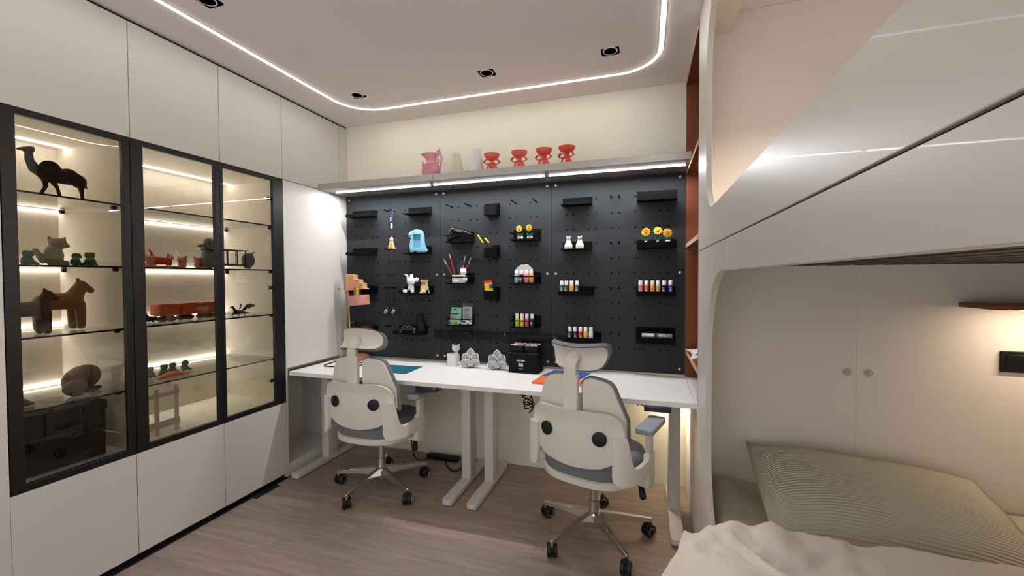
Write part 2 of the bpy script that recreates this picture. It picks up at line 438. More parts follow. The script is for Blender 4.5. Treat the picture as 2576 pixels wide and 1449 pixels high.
# toe kick and dark top joint
struct(B(-2.97, XL-.03, -1.6, 2.286, 0, .028).build('trim_1', M['dark_gap'], smooth=0))
struct(B(-2.97, XL-.012, -1.6, YB, 2.636, ZC).build('trim_2', M['dark_gap'], smooth=0))
# upper wall cupboards
ups = [(-1.6, .17, 'out of view'), (.17, .94, 'nearest the camera'), (.94, 1.39, 'over the glass door with the camel'), (1.39, 1.84, 'over the middle glass door'), (1.84, 2.285, 'over the right-hand glass door'), (2.285, 2.857, 'beside the corner of the back wall')]
for i, (a, b2, w) in enumerate(ups):
    if i == 0: continue
    t = thing('wall_cupboard', 'flat white high-level cupboard ' + w, 'cupboard', (XL-.02, (a+b2)/2, ZT), group='white cupboards under the ceiling')
    t.location = (0, 0, 0)
    cabdoor('door', t, a, b2, ZT+.001, 2.637)
    B(-2.96, XL-.022, a+.002, b2-.002, ZT+.004, 2.634).build('body', M['dark_gap'], t, smooth=0)
# plain white panel left of the glass doors (in the wall plane) and the panel over the desk
struct(B(-2.96, XL, -1.6, .953, .03, ZT-.001).build('wall_panel_left', M['cab'], smooth=0))
struct(B(-2.40, XL, 2.289, 2.8555, .765, ZT-.001).build('wall_panel_corner', M['cab'], bevel=.001, seg=1))
struct(B(-2.40, XL, 2.8585, 2.9485, .0, 2.637).build('trim_3', M['cab'], bevel=.001, seg=1))
struct(B(-2.41, -2.401, 2.28, 2.95, .765, 2.637).build('trim_4', M['dark_gap'], smooth=0))
# lower cupboards
for a, b2, w in ((.953, 1.385, 'below the glass door with the camel'), (1.385, 1.835, 'below the middle glass door'), (1.835, 2.286, 'beside the left desk leg')):
    t = thing('base_cupboard', 'flat white low cupboard ' + w, 'cupboard', group='white low cupboards')
    cabdoor('door', t, a, b2, .03, ZB-.001)
    B(-2.96, XL-.022, a+.002, b2-.002, .03, ZB-.01).build('body', M['dark_gap'], t, smooth=0)
# alcove cupboard under the desk end: open box
t = thing('open_niche', 'open white niche under the left end of the desk', 'niche')
B(-2.78, XL, 2.2885, 2.304, 0, .7635).build('side_panel', M['cab'], t, bevel=.001, seg=1)
B(-2.78, XL-.002, 2.84, 2.856, 0, .7635).build('side_panel', M['cab'], t, bevel=.001, seg=1)
B(-2.79, -2.775, 2.304, 2.84, 0, .7635).build('back_panel', M['cab'], t, smooth=0)
B(-2.775, XL-.004, 2.304, 2.84, .074, .09).build('floor_panel', M['cab'], t, bevel=.001, seg=1)
B(-2.40, XL, 2.3045, 2.857, .0, .074).build('kick_board', M['cab'], t, bevel=.001, seg=1)
B(-2.775, XL-.03, 2.304, 2.84, .7465, .7635).build('top_panel', M['cab'], t, smooth=0)

# glazed display cabinets
XBK = -2.93
def display(y0, y1, label, doors):
    t = thing('display_cabinet', label, 'display cabinet')
    B(XBK-.012, XL-.03, y0, y0+.012, ZB+.004, ZT-.002).build('side_panel', M['cab_in'], t, smooth=0)
    B(XBK-.012, XL-.03, y1-.012, y1, ZB+.004, ZT-.002).build('side_panel', M['cab_in'], t, smooth=0)
    B(XBK-.012, XBK, y0+.012, y1-.012, ZB+.004, ZT-.002).build('back_panel', M['cab_in'], t, smooth=0)
    B(XBK, XL-.03, y0+.012, y1-.012, ZB+.003, .547).build('floor_panel', M['cab_in'], t, smooth=0)
    B(XBK, XL-.03, y0+.012, y1-.012, 2.066, 2.072).build('top_panel', M['cab_in'], t, smooth=0)
    a, b2 = y0+.0135, y1-.0135
    B(-2.846, -2.838, a, b2, 2.0605, 2.0658).build('led_strip', M['led3'], t, smooth=0)
    for z in (1.755, 1.452, 1.150, .845):
        mb = MB(); x0, x1, za, zb = XBK+.014, -2.428, z-.008, z
        mb.cur = 0; mb.add([(x0, a, zb), (x1, a, zb), (x1, b2, zb), (x0, b2, zb), (x0, a, za), (x1, a, za), (x1, b2, za), (x0, b2, za)], [(0, 1, 2, 3), (7, 6, 5, 4)])
        mb.cur = 1; mb.add([(x1, a, za), (x1, b2, za), (x1, b2, zb), (x1, a, zb), (x0, a, za), (x0, b2, za), (x0, b2, zb), (x0, a, zb)], [(0, 1, 2, 3), (4, 7, 6, 5)])
        sh = mb.build('glass_shelf', [M['clearglass'], M['glassedge']], t, smooth=0, fix=False)
        for cx in (XBK+.05, -2.475):
            for cy, s in ((a, 1), (b2, -1)):
                mb = MB(); mb.cyl((cx, cy, z-.016), (cx, cy+s*.016, z-.016), .0085, n=12); mb.box(cx-.008, cx+.008, min(cy, cy+s*.016), max(cy, cy+s*.016), z-.0155, z-.0085)
                mb.build('shelf_clip', M['black'], sh)
        B(XBK+.0005, XBK+.010, a, b2, z-.006, z+.002).build('led_strip', M['led3'], t, smooth=0)
    for (d0, d1, o0, o1, hinge) in doors:
        z0, z1, i0, i1 = ZB+.001, ZT-.002, .561, 2.049
        d = MB().plate([(d0, z0), (d1, z0), (d1, z1), (d0, z1)], fnx(XL-.022), .022, [[(o0, i0), (o1, i0), (o1, i1), (o0, i1)]]).build('glass_door', M['black_frame'], t, bevel=.0015, seg=1)
        mb = MB(); mb.box(XL-.017, XL-.013, o0-.004, o1+.004, i0-.004, i1+.004)
        mb.build('pane', M['tintglass'], d, smooth=0)
        if hinge:
            for z in (1.93, 1.33, .70):
                mb = MB(); mb.box(XL-.05, XL-.024, hinge-.045, hinge-.012, z-.008, z+.008); mb.cyl((XL-.052, hinge-.03, z), (XL-.024, hinge-.03, z), .014, n=12)
                mb.build('hinge', M['bolt'], d, bevel=.001, seg=1)
    return t
display(.957, 1.392, 'narrow lit display cabinet behind the left tinted glass door, holding the camel and horses', [(.957, 1.3865, 1.000, 1.356, None)])
display(1.3925, 2.3125-.028, 'wide lit display cabinet behind two tinted glass doors, holding the pigs and dog organiser', [(1.389, 1.8365, 1.443, 1.806, None), (1.838, 2.287, 1.857, 2.205, 2.225)])

# ================================================================ BACK WALL: shelf and pegboard
t = thing('wall_shelf', 'long brushed metal wall shelf with pitcher and vases over the pegboard', 'shelf')
mb = MB()
for a, b2 in ((-2.379, -1.4005), (-1.3995, .2535)):
    B(a, b2, 2.616, 2.9485, 2.066, 2.112).build('shelf_board', M['alu'], t, bevel=.0015, seg=1)
for a, b2 in ((-2.318, -1.487), (-1.462, -.637), (-.610, .232)):
    B(a, b2, 2.738, 2.7505, 2.0645, 2.0656).build('led_strip', M['led2'], t, smooth=0)
    MB().box(a-.0015, b2+.0015, 2.7506, 2.7518, 2.0632, 2.0658).build('added_baffle', M['alu'], t, smooth=0)  # added rear lip, keeps grazing strip light off the board top
    for e0, e1 in ((a-.0025, a-.0002), (b2+.0002, b2+.0025)): B(e0, e1, 2.738, 2.7505, 2.0605, 2.0658).build('added_end_baffle', M['alu'], t, smooth=0)  # added end lips, trim the strip light reaching the side panels
ROWS = [1.93 - .1025*k for k in range(11)]
for (a, b2, lab) in ((-2.378, -1.512, 'dark charcoal pegboard panel next to the white corner panel'), (-1.5095, -.635, 'dark charcoal pegboard panel in the middle above both desks'), (-.6325, .2485, 'dark charcoal pegboard panel next to the orange bookcase')):
    c = (a+b2)/2
    t = thing('pegboard', lab, 'pegboard', group='charcoal pegboard panels')
    cols = [c + .1545*k + s*.0255 for k in range(-2, 3) for s in (-1, 1)]
    hs = [(round(x, 5), round(z, 5)) for x in cols for z in ROWS]
    mb = holed(a, b2, .752, 2.0645, hs, .0064, .012, .010, lambda u, v, w: (u, 2.93+w, v), n=8)
    mb.cur = 0
    mb.add([(a, 2.93, .752), (b2, 2.93, .752), (b2, 2.93, 2.0645), (a, 2.93, 2.0645), (a, 2.9485, .752), (b2, 2.9485, .752), (b2, 2.9485, 2.0645), (a, 2.9485, 2.0645)], [(0, 1, 5, 4), (1, 2, 6, 5), (2, 3, 7, 6), (3, 0, 4, 7), (4, 5, 6, 7)])
    mb.build('board', [M['peg'], M['hole']], t, smooth=30, fix=False)
    for x in (a+.03, b2-.03):
        for z in (2.04, 1.417, .787):
            MB().lathe([(0, 0), (.0095, 0), (.0095, .003), (.0075, .0045), (.003, .0045), (.003, .003), (0, .003)], n=16).build('bolt', M['bolt'], t, loc=(x, 2.9299, z), rot=(PI/2, 0, 0))

# ================================================================ RIGHT: bookcase and its base
XB = .252
t = thing('bookcase', 'terracotta orange open bookcase in the corner behind the bunk bed', 'bookcase')
B(XB, .60, 2.925, 2.9485, .742, 2.648).build('side_panel', M['orange_ply'], t, smooth=0)
B(XB, .60, 2.252, 2.272, .742, 2.648).build('side_panel', M['orange_ply'], t, smooth=0)
B(.60, .615, 2.252, 2.9485, .742, 2.648).build('back_panel', M['orange_ply'], t, smooth=0)
B(XB, .60, 2.272, 2.925, 2.63, 2.648).build('top_panel', M['orange_ply'], t, smooth=0)
for z0, z1 in ((2.049, 2.076), (1.578, 1.603), (.900, .925)):
    s = B(XB+.002, .60, 2.272, 2.925, z0, z1).build('shelf_board', M['orange_ply'], t, smooth=0)
    B(XB-.0005, XB+.002, 2.272, 2.925, z0, z1).build('edge_band', M['ply_edge'], s, smooth=0)
    if z0 > 1: B(XB+.03, XB+.055, 2.905, 2.925, z0-.006, z0).build('shelf_clip', M['bolt'], s, smooth=0)
B(XB-.003, XB, 2.268, 2.9285, 2.618, 2.648).build('top_edge', M['ply_edge'], t, smooth=0)
t = thing('base_cabinet', 'low white drawer cabinet under the orange bookcase', 'cabinet')
B(XB, .615, 2.252, 2.9485, .712, .7405).build('top_panel', M['desk'], t, bevel=.001, seg=1)
B(XB+.024, .60, 2.252, 2.9485, .002, .712).build('body', M['dark_gap'], t, smooth=0)
for z0, z1 in ((.004, .350), (.353, .708)):
    B(XB+.002, XB+.022, 2.254, 2.9475, z0, z1).build('drawer', M['cab'], t, bevel=.001, seg=1)

# ================================================================ BUNK BED
YN = -.95
t = thing('bunk_bed', 'built-in white bunk bed with rounded panel openings', 'bunk bed')
def opening(y0, y1, z0, z1, r):
    return rrect(y0, y1, z0, z1, (.05, r[0], r[1], .05), 14)
# front panel, split at the joints the photograph shows
def panel(name, poly, holes=()): return MB().plate(poly, fnx(.25), .024, holes).build(name, M['bunk'], t, bevel=.0012, seg=1)
def arc(cx, cz, r, a0, a1, n=14): return [(cx+r*math.cos(math.radians(a0+(a1-a0)*k/n)), cz+r*math.sin(math.radians(a0+(a1-a0)*k/n))) for k in range(n+1)]
YE, YO, YU = 2.238, 1.95, 1.985        # far end, lower and upper opening edges
zs = 1.514
# upper board: guard rail above the shadow joint, then the stile up to the ceiling
up = [(YN, zs+.002), (YE, zs+.002), (YE, 2.648), (YN, 2.648), (YN, 2.56)] + list(reversed(arc(YU-.3, 2.26, .3, 0, 90))) + list(reversed(arc(YU-.19, 1.666+.19, .19, -90, 0))) + [(YN, 1.666)]
panel('guard_panel', up)
lo = [(1.489, zs-.002), (YE, zs-.002), (YE, .002), (YN, .002), (YN, .30)] + arc(YO-.35, .65, .35, -90, 0) + arc(YO-.36, 1.05, .36, 0, 90)[:-1] + [(1.59, 1.41), (1.489, 1.41)]
panel('end_panel', lo)
panel('front_panel', [(YN, 1.409), (1.4865, 1.409), (1.4865, zs-.002), (YN, zs-.002)])
B(.257, .273, YN, 2.2, zs-.005, zs+.005).build('joint_strip', M['dark_gap'], t, smooth=0)
# upper deck: boards seen from below, frame rails and slats
B(.275, XR-.01, YN, 2.245, 1.46, 1.475).build('deck_board', M['slat'], t, smooth=0)
B(.2745, .31, YN, 2.243, 1.425, 1.46).build('side_rail', M['slat'], t, smooth=0)
x = .36
while x < 1.86:
    B(x, x+.075, YN, 2.24, 1.437, 1.4595).build('slat', M['slat'], t, smooth=0, bevel=.002, seg=1); x += .105
B(.275, XR-.01, YN, 2.24, .22, .26).build('lower_deck', M['bunk'], t, smooth=0)
# room surfaces inside the bunk
struct(B(.276, XR, 2.25, 2.2515, 1.4605, ZC-.001).build('wall_panel_bunk', M['bunkwall'], smooth=0))
struct(B(.276, .9057, 2.25, 2.2515, 0, 1.4595).build('wall_panel_bunk', M['bunkwall'], smooth=0))
struct(B(.9063, XR, 2.25, 2.2515, 0, 1.4595).build('wall_panel_bunk', M['bunkwall'], smooth=0))
struct(B(.276, XR, 2.2517, 2.2519, 0, ZC-.001).build('wall_backing', M['bunkwall'], smooth=0))
struct(B(.276, .392, YN, 2.249, 2.556, ZC-.001).build('trim_5', M['bunkwall'], smooth=0))
for x in (.889, .954):
    pass
for i, x in enumerate((.862, .952)):
    o = MB().lathe([(0, 0), (.017, 0), (.017, .0015), (.015, .0025), (0, .0025)], n=20).build('wall_dot', cmat((186, 176, 164), .8), loc=(x if i else .872, 2.2498, .958), rot=(PI/2, 0, 0))  # two thin grey-brown discs on the wall
    tag(o, ('small round grey-brown dot left of the headboard joint', 'small round grey-brown dot right of the headboard joint')[i], 'felt dot', 'round dots on the headboard wall')
# reading shelf lamp and black socket strip on the head wall
t = thing('reading_shelf', 'terracotta shelf with warm light beneath, over the bed', 'shelf lamp')
B(1.26, 1.94, 2.06, 2.2495, 1.258, 1.276).build('board', M['orange_ply'], t, bevel=.002, seg=1)
B(1.36, 1.90, 2.075, 2.10, 1.2545, 1.2575).build('led_strip', M['led4'], t, smooth=0)
t = thing('upper_reading_shelf', 'terracotta shelf with warm light beneath, hidden behind the guard panel of the upper bunk', 'shelf lamp')
B(1.0, 1.94, 2.06, 2.2495, 2.058, 2.076).build('board', M['orange_ply'], t, bevel=.002, seg=1)
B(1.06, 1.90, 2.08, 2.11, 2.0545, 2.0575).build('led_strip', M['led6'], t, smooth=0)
t = thing('socket_strip', 'black rectangular socket panel on the headboard wall', 'socket')
B(1.395, 1.60, 2.238, 2.2495, .992, 1.078).build('plate', M['black'], t, bevel=.002, seg=1)
B(1.41, 1.585, 2.2355, 2.238, 1.005, 1.065).build('insert', M['black_sh'], t, bevel=.001, seg=1)

# ---- bedding
t = thing('mattress', 'mattress in a sage green fitted sheet on the lower bunk', 'mattress', (0, 0, 0))
def fm(u, v):
    x = .285 + u*1.64; y = YN + v*(2.235-YN)
    z = .405 + .006*noise.noise(Vector((x*5, y*5, 0))) + .004*math.sin(9*x+14*y)*max(0, 1-abs(y-1.95)*2)
    if y > 1.55 and x < .6: z += .012*noise.noise(Vector((x*14+y*9, y*6, 3))) + .012*max(0, 1-abs((x-.285)-.12-(2.1-y)*.25)/.06)
    e = min(u, 1-u)*1.64
    return (x, y, z - .05*max(0, 1-e/.04)**2)
MB().grid(fm, 60, 120).build('fitted_sheet', M['sheet'], t, smooth=180)
B(.285, 1.925, YN, 2.235, .26, .36).build('core', M['sheet'], t, bevel=.02)
# ribbed pillow
def pillow_pt(u, v, side):
    a, b2 = 2*u-1, 2*v-1
    x, y = a*.385, b2*.27
    e = max(0., (1-abs(a)**2.6))*max(0., (1-abs(b2)**2.4))
    h = .098*e**.44
    return x, y, h, a, b2
R_ = Matrix.Rotation(math.radians(17), 3, 'X') @ Matrix.Rotation(math.radians(4), 3, 'Y')
def ptop(u, v):
    x, y, h, a, b2 = pillow_pt(u, v, 1); h += .006*noise.noise(Vector((x*7, y*7, 1)))
    h += .012*(abs(a) > .93)*noise.noise(Vector((y*18, x, 2)))
    return R_ @ Vector((x, y, h+.006)) 
def pbot(u, v):
    x, y, h, a, b2 = pillow_pt(1-u, v, -1); return R_ @ Vector((x, y, -.30*h-.006))
t = thing('pillow', 'sage green ribbed corduroy pillow leaning on the headboard wall', 'pillow', (.862, 1.905, .494), math.radians(-2))
mb = MB().grid(ptop, 60, 40).grid(pbot, 60, 40)
mb.build('cover', M['cord'], t, smooth=180, fix=False)
def flange(s):
    mb = MB(); N = 60; vs = []
    per = [(-.385+.77*k/24, -.27) for k in range(24)] + [(.385, -.27+.54*k/18) for k in range(18)] + [(.385-.77*k/24, .27) for k in range(24)] + [(-.385, .27-.54*k/18) for k in range(18)]
    for (x, y) in per:
        d = Vector((x*1.06 if abs(x) > .40 else x, y*1.0, 0)); 
        k = 1.0
        ox = .032*(1 if x > .38 else -1 if x < -.38 else x/.385); oy = .03*(1 if y > .265 else -1 if y < -.265 else y/.27)
        w = .010*noise.noise(Vector((x*16, y*16, 5)))
        vs.append((R_ @ Vector((x*.96, y*.96, .008)), R_ @ Vector((x+ox, y+oy, .012*noise.noise(Vector((x*9, y*9, 8)))+w)), R_ @ Vector((x*.96, y*.96, -.008))))
    n = len(per)
    mb.add([p for v in vs for p in v], [q for i in range(n) for q in ((3*i, 3*i+1, 3*((i+1) % n)+1, 3*((i+1) % n)), (3*i+1, 3*i+2, 3*((i+1) % n)+2, 3*((i+1) % n)+1))])
    return mb
flange(1).build('flange', M['sheet'], t, smooth=180)
# duvet: thick folded edge towards the pillow, spilling over the bed side
def perim(x0, x1, y0, y1, r, ne=60, nc=16):
    out = []; C4 = ((x0+r, y0+r, PI), (x1-r, y0+r, 1.5*PI), (x1-r, y1-r, 0), (x0+r, y1-r, .5*PI))
    for i, (cx, cy, a0) in enumerate(C4):
        for k in range(nc): a = a0+PI/2*k/nc; out.append((cx+r*math.cos(a), cy+r*math.sin(a)))
        p = (cx+r*math.cos(a0+PI/2), cy+r*math.sin(a0+PI/2)); c2 = C4[(i+1) % 4]; q = (c2[0]+r*math.cos(c2[2]), c2[1]+r*math.sin(c2[2]))
        for k in range(ne): out.append((p[0]+(q[0]-p[0])*k/ne, p[1]+(q[1]-p[1])*k/ne))
    return out
def nz(x, y, s, o=0.): return noise.noise(Vector((x*s, y*s, o)))
def duvet_z(x, y):
    c = max(0., min(1., 1.15-x/.8)); z = .555 + .022*nz(x, y, 2.2, 4) + .010*nz(x, y, 6, 9)
    w1 = 1-abs(nz(x+.2*y, y*.6, 7, 2)); w2 = 1-abs(nz(x*1.2-.4*y, y, 11, 6))
    w3 = 1-abs(nz(x*.8+y*.5, y*1.3-x*.3, 19, 12))
    z += c*(.040*w1**5 + .026*w2**4 + .014*w3**4 - .040) + (1-c)*.012*(1-abs(nz(x*.5, y, 8, 3)))**4
    return z - .10*max(0., (.30-x)/.30)**1.6
HH, DD = .062, .075
prof = [(DD*(1-math.cos(q)), -math.sin(q)) for q in [PI/2*(1-k/8) for k in range(9)]] + [(DD*(1-math.cos(q)), math.sin(q)) for q in [PI/2*k/8 for k in range(1, 9)]]
prof = prof + [(DD+.72*(k/30)**1.0, 1.0) for k in range(1, 31)]
mb = MB(); vs = []
for (d, h) in prof:
    for (x, y) in perim(.03+d, 1.74-d, -.9+d, 1.615-d, max(.30-d, .012)):
        zt = duvet_z(x, y); z = zt - HH + HH*h
        if h < 1: x -= .010*nz(y, z, 9, 1)*(1 if x < .3 else 0); y += .012*nz(x, z, 7, 8)
        vs.append((x, y, z))
n = len(vs)//len(prof); m_ = len(prof)
fs = [(i*n+j, i*n+(j+1) % n, (i+1)*n+(j+1) % n, (i+1)*n+j) for i in range(m_-1) for j in range(n)] + [tuple((m_-1)*n+j for j in range(n)), tuple(range(n-1, -1, -1))]
tag(mb.add(vs, fs).build('duvet', M['duvet'], smooth=180), 'crumpled beige duvet spilling over the side of the lower bunk', 'duvet')

# ================================================================ DESKS
def desk(x0, x1, label, legs, feet_z=.0, ctrl=None):
    t = thing('standing_desk', label, 'desk', group='white standing desks')
    B(x0, x1, 2.31, 2.9285, .712, .74).build('desktop', [M['desk']], t, bevel=.002, seg=1)
    for k in (.22, .52, .82):
        xx = x0+(x1-x0)*k; B(xx-.07, xx+.07, 2.906, 2.926, .7398, .7412).build('cable_flap', cmat((176, 174, 166), .6), t, smooth=0)
    for lx in legs:
        l = B(lx-.032, lx+.032, 2.575, 2.675, .034, .705).build('leg', M['leg'], t, bevel=.004)
        mb = MB(); mb.plate(rrect(lx-.034, lx+.034, 2.275, 2.88, .018, 4), fnz(.006), .030)
        mb.build('foot', M['leg'], l, bevel=.005)
        mb = MB(); [mb.cyl((lx, yy, .0), (lx, yy, .0062), .012, n=12) for yy in (2.31, 2.85)]
        mb.build('glide', M['rubber'], l)
    B(legs[0], legs[1], 2.60, 2.65, .672, .705).build('crossbar', M['leg'], t, bevel=.002, seg=1)
    return t
d1 = desk(-2.376, -1.0815, 'left white standing desk with teal mat, against the cabinets', (-2.312, -1.148))
d2 = desk(-1.0795, .2495, 'right white standing desk with black marker case, next to the bunk bed', (-.985, .165))
for (x0, x1, d) in ((-1.378, -1.235, d1), (-.003, .133, d2)):
    c = B(x0, x1, 2.318, 2.40, .676, .7105).build('height_control', cmat((38, 52, 62), .15), d, bevel=.003)
    MB().tube([(x0, 2.35, .695), (x0-.02, 2.36, .70), (x0-.035, 2.38, .69), (x0-.03, 2.45, .70)], .003, 6).build('cable', M['black'], d)
# warm bar under the desk beside the cabinet (lights the cabinet front and the wall behind)
t = thing('under_desk_light', 'small warm light bar fixed below the right end of the desk', 'light bar')
B(.006, .022, 2.70, 2.90, .675, .711).build('housing', M['leg'], t, bevel=.001, seg=1)
B(.0222, .0245, 2.703, 2.897, .678, .704).build('diffuser', M['led5'], t, smooth=0)
# cable tangle below the right desk, floor cables, cable on the left desk
def squiggle(seed, n, c, s):
    random.seed(seed); P = []
    for k in range(n):
        a = k*1.25
        P.append((c[0]+s[0]*math.sin(a)*(.5+.5*random.random()), c[1]+s[1]*random.uniform(-1, 1), c[2]+s[2]*(.9-1.8*k/n)+.35*s[2]*math.cos(a*1.1)))
    return smoothpath(P, 5)
def smoothpath(P, m):
    P = [Vector(p) for p in P]; out = []
    for i in range(len(P)-1):
        a, b2, c, d = P[max(i-1, 0)], P[i], P[i+1], P[min(i+2, len(P)-1)]
        for k in range(m):
            t_ = k/m
            out.append(.5*((2*b2)+(-a+c)*t_+(2*a-5*b2+4*c-d)*t_*t_+(-a+3*b2-3*c+d)*t_**3))
    out.append(P[-1]); return out
tag(MB().tube([(-.705+.030*math.sin(q)+.008*math.sin(2.3*q), 2.55+.012*math.cos(1.7*q), .655-.0046*q+.026*math.cos(q)) for q in [6.9*PI*k/90 for k in range(91)]], .0042, 6).tube(smoothpath([(-.73, 2.55, .705), (-.76, 2.52, .66), (-.72, 2.55, .64)], 6), .0042, 6).build('cable_tangle', M['black'], smooth=180), 'black cable bundle dangling below the right desk', 'cable')
tag(MB().tube(smoothpath([(-1.75, 2.86, .40), (-1.74, 2.86, .12), (-1.66, 2.80, .01), (-1.56, 2.85, .008), (-1.46, 2.87, .03), (-1.40, 2.78, .008), (-1.30, 2.70, .008), (-1.26, 2.80, .008), (-1.24, 2.90, .02), (-1.23, 2.93, .2)], 8), .0045, 6).build('power_cable', M['black'], smooth=180), 'black power cable lying on the floor behind the left chair', 'cable')
t = thing('power_strip', 'black power strip on the floor under the left desk', 'power strip')
B(-1.60, -1.34, 2.84, 2.895, .001, .035).build('body', M['black'], t, bevel=.006)
tag(MB().tube(smoothpath([(-.36, 2.83, .006), (-.30, 2.80, .02), (-.26, 2.86, .035), (-.34, 2.88, .02), (-.38, 2.80, .012), (-.22, 2.76, .01), (-.14, 2.86, .03), (-.20, 2.9, .01)], 8), .0045, 6).build('loose_cable', M['black'], smooth=180), 'loose black cable on the floor behind the right chair', 'cable')
tag(MB().tube(smoothpath([(-2.33, 2.79, .744), (-2.30, 2.68, .744), (-2.27, 2.53, .744), (-2.16, 2.52, .744), (-2.05, 2.56, .744), (-2.02, 2.66, .744), (-2.12, 2.72, .744), (-2.22, 2.74, .744)], 8), .0042, 6).build('lamp_cable', M['black'], smooth=180), 'black lamp cable looped on the left desk', 'cable')

# ---- desk mats and books
def mat_obj(name, poly, z0, t_, m_, label, cat, par=None):
    o = MB().plate(poly, fnz(z0), t_).build(name, m_, bevel=.0006, seg=1); return tag(o, label, cat)
mat_obj('desk_mat', [(-1.86, 2.47), (-1.541, 2.475), (-1.553, 2.712), (-1.86, 2.695)], .7405, .003, cmat((22, 98, 116), .6), 'teal desk mat on the left desk behind the left chair', 'desk mat')
o = mat_obj('exercise_pad', [(-.66, 2.47), (-.37, 2.44), (-.365, 2.60), (-.64, 2.635)], .7405, .012, cmat((232, 108, 62), .6), 'orange book on the right desk behind the headrest', 'book')
t = thing('blue_grid_mat', 'blue mat with a white grid, on the right desk behind the headrest', 'cutting mat', (0, 0, 0))
pts = [(-.655, 2.665), (-.40, 2.625), (-.345, 2.845), (-.60, 2.875)]
MB().plate(pts, fnz(.7405), .0025).build('sheet', cmat((46, 76, 150), .5), t)
mb = MB()
def bil(u, v): 
    a, b2, c, d = [Vector(p) for p in pts]; return (a*(1-u)+b2*u)*(1-v) + (d*(1-u)+c*u)*v
for k in range(1, 10):
    for s in (0, 1):
        p, q = (bil(k/10, .03), bil(k/10, .97)) if s else (bil(.03, k/10), bil(.97, k/10)); w = .0012
        dd = (q-p).normalized(); nn = Vector((-dd.y, dd.x))*w
        mb.add([(p+nn).to_3d(), (p-nn).to_3d(), (q-nn).to_3d(), (q+nn).to_3d()], [(0, 1, 2, 3)])
mb.v = [(x, y, .7433) for x, y, z in mb.v]
mb.build('grid_lines', cmat((150, 175, 215), .6), t, smooth=0)
t = thing('white_book', 'white booklet with an orange edge in front of the blue grid mat', 'book', (-.385, 2.40, .7405), math.radians(-8))
B(-.06, .06, -.085, .045, 0, .009).build('pages', M['white'], t, bevel=.001, seg=1)
B(-.062, .062, -.087, .047, .009, .011).build('cover', M['whitecap'], t, smooth=0)
B(-.062, .062, .040, .047, .0112, .0115).build('edge_stripe', cmat((226, 140, 60)), t, smooth=0)

# ---- pink lamp on the left desk
t = thing('desk_lamp', 'wooden desk lamp with stepped arm and pink drum shade', 'lamp', (-2.262, 2.80, .7405))
MB().lathe([(0, 0), (.085, 0), (.09, .008), (.08, .028), (.05, .042), (.012, .048), (0, .048)], c=(.07, .03, 0), n=28).build('base', cmat((164, 92, 62), .6), t)
MB().tube([(.055, .03, .03), (.004, .004, .18), (-.004, 0, .56)], .0062, 10).build('pole', cmat((206, 160, 92), .5, var=.1, vscale=30), t)
w = cmat((214, 160, 118), .55, var=.06, vscale=25)
mb = MB(); mb.ell((-.006, -.012, .565), (.017, .015, .026)); mb.build('joint', w, t)
MB().cyl((-.075, -.02, .568), (-.012, -.014, .566), .0035, n=8).ell((-.078, -.02, .568), .008, 10).build('peg', cmat((120, 92, 70)), t)
st = [(-.004, .556), (.10, .556), (.104, .565), (.18, .565), (.18, .572), (.158, .576), (.158, .613), (.123, .617), (.123, .642), (.072, .645), (.072, .680), (-.006, .684)]
MB().plate(st, fny(-.03), .055).build('stepped_arm', w, t, bevel=.002, seg=1)
MB().lathe([(.0, .0), (.031, .0), (.031, .052), (.033, .054), (.031, .056), (.031, .062), (.0, .062)], c=(.098, -.012, .515), n=28, fn=lambda r, z, a: r*(1+.03*math.cos(8*a))).build('socket', mat('brass', (176, 140, 58), .25, metal=1.), t)
Rm = (math.radians(0), math.radians(-5), 0)
MB().lathe([(.074, -.078), (.0785, -.078), (.0785, .0), (.074, .0), (.03, -.002), (.03, -.006), (.072, -.008), (.074, -.078)], n=36).build('shade', cmat((206, 140, 128), .75, bump=.2), t, loc=(.106, -.012, .517), rot=Rm)

# ---- white cat planter, lotus stands, marker case
def cat_planter(t, s=1., cup=True, pos=(0, 0, 0)):
    pass
t = thing('cat_planter', 'white cat planter with a round cup, on the desk beside the pegboard bolts', 'planter', (-1.353, 2.845, .7405), math.radians(20))
mb = MB(); mb.ell((.006, .036, .045), (.03, .026, .048)).ell((.004, .038, .118), (.032, .026, .028)).cap((-.016, .038, .136), (-.020, .038, .150), .010, .005).cap((.024, .038, .136), (.028, .038, .150), .010, .005).cap((.028, .02, .01), (.03, .0, .012), .012)
mb.blob('cat', M['white'], t, vox=.0035, it=3)
MB().lathe([(0, .002), (.04, .002), (.0415, .085), (.037, .086), (.036, .01), (0, .01)], c=(-.018, -.012, 0), n=28).build('cup', M['white'], t)
MB().lathe([(0, 0), (.046, 0), (.05, .008), (.045, .008), (.04, .004), (0, .004)], c=(-.016, -.012, 0), n=28).build('saucer', cmat((226, 222, 205), .5), t)
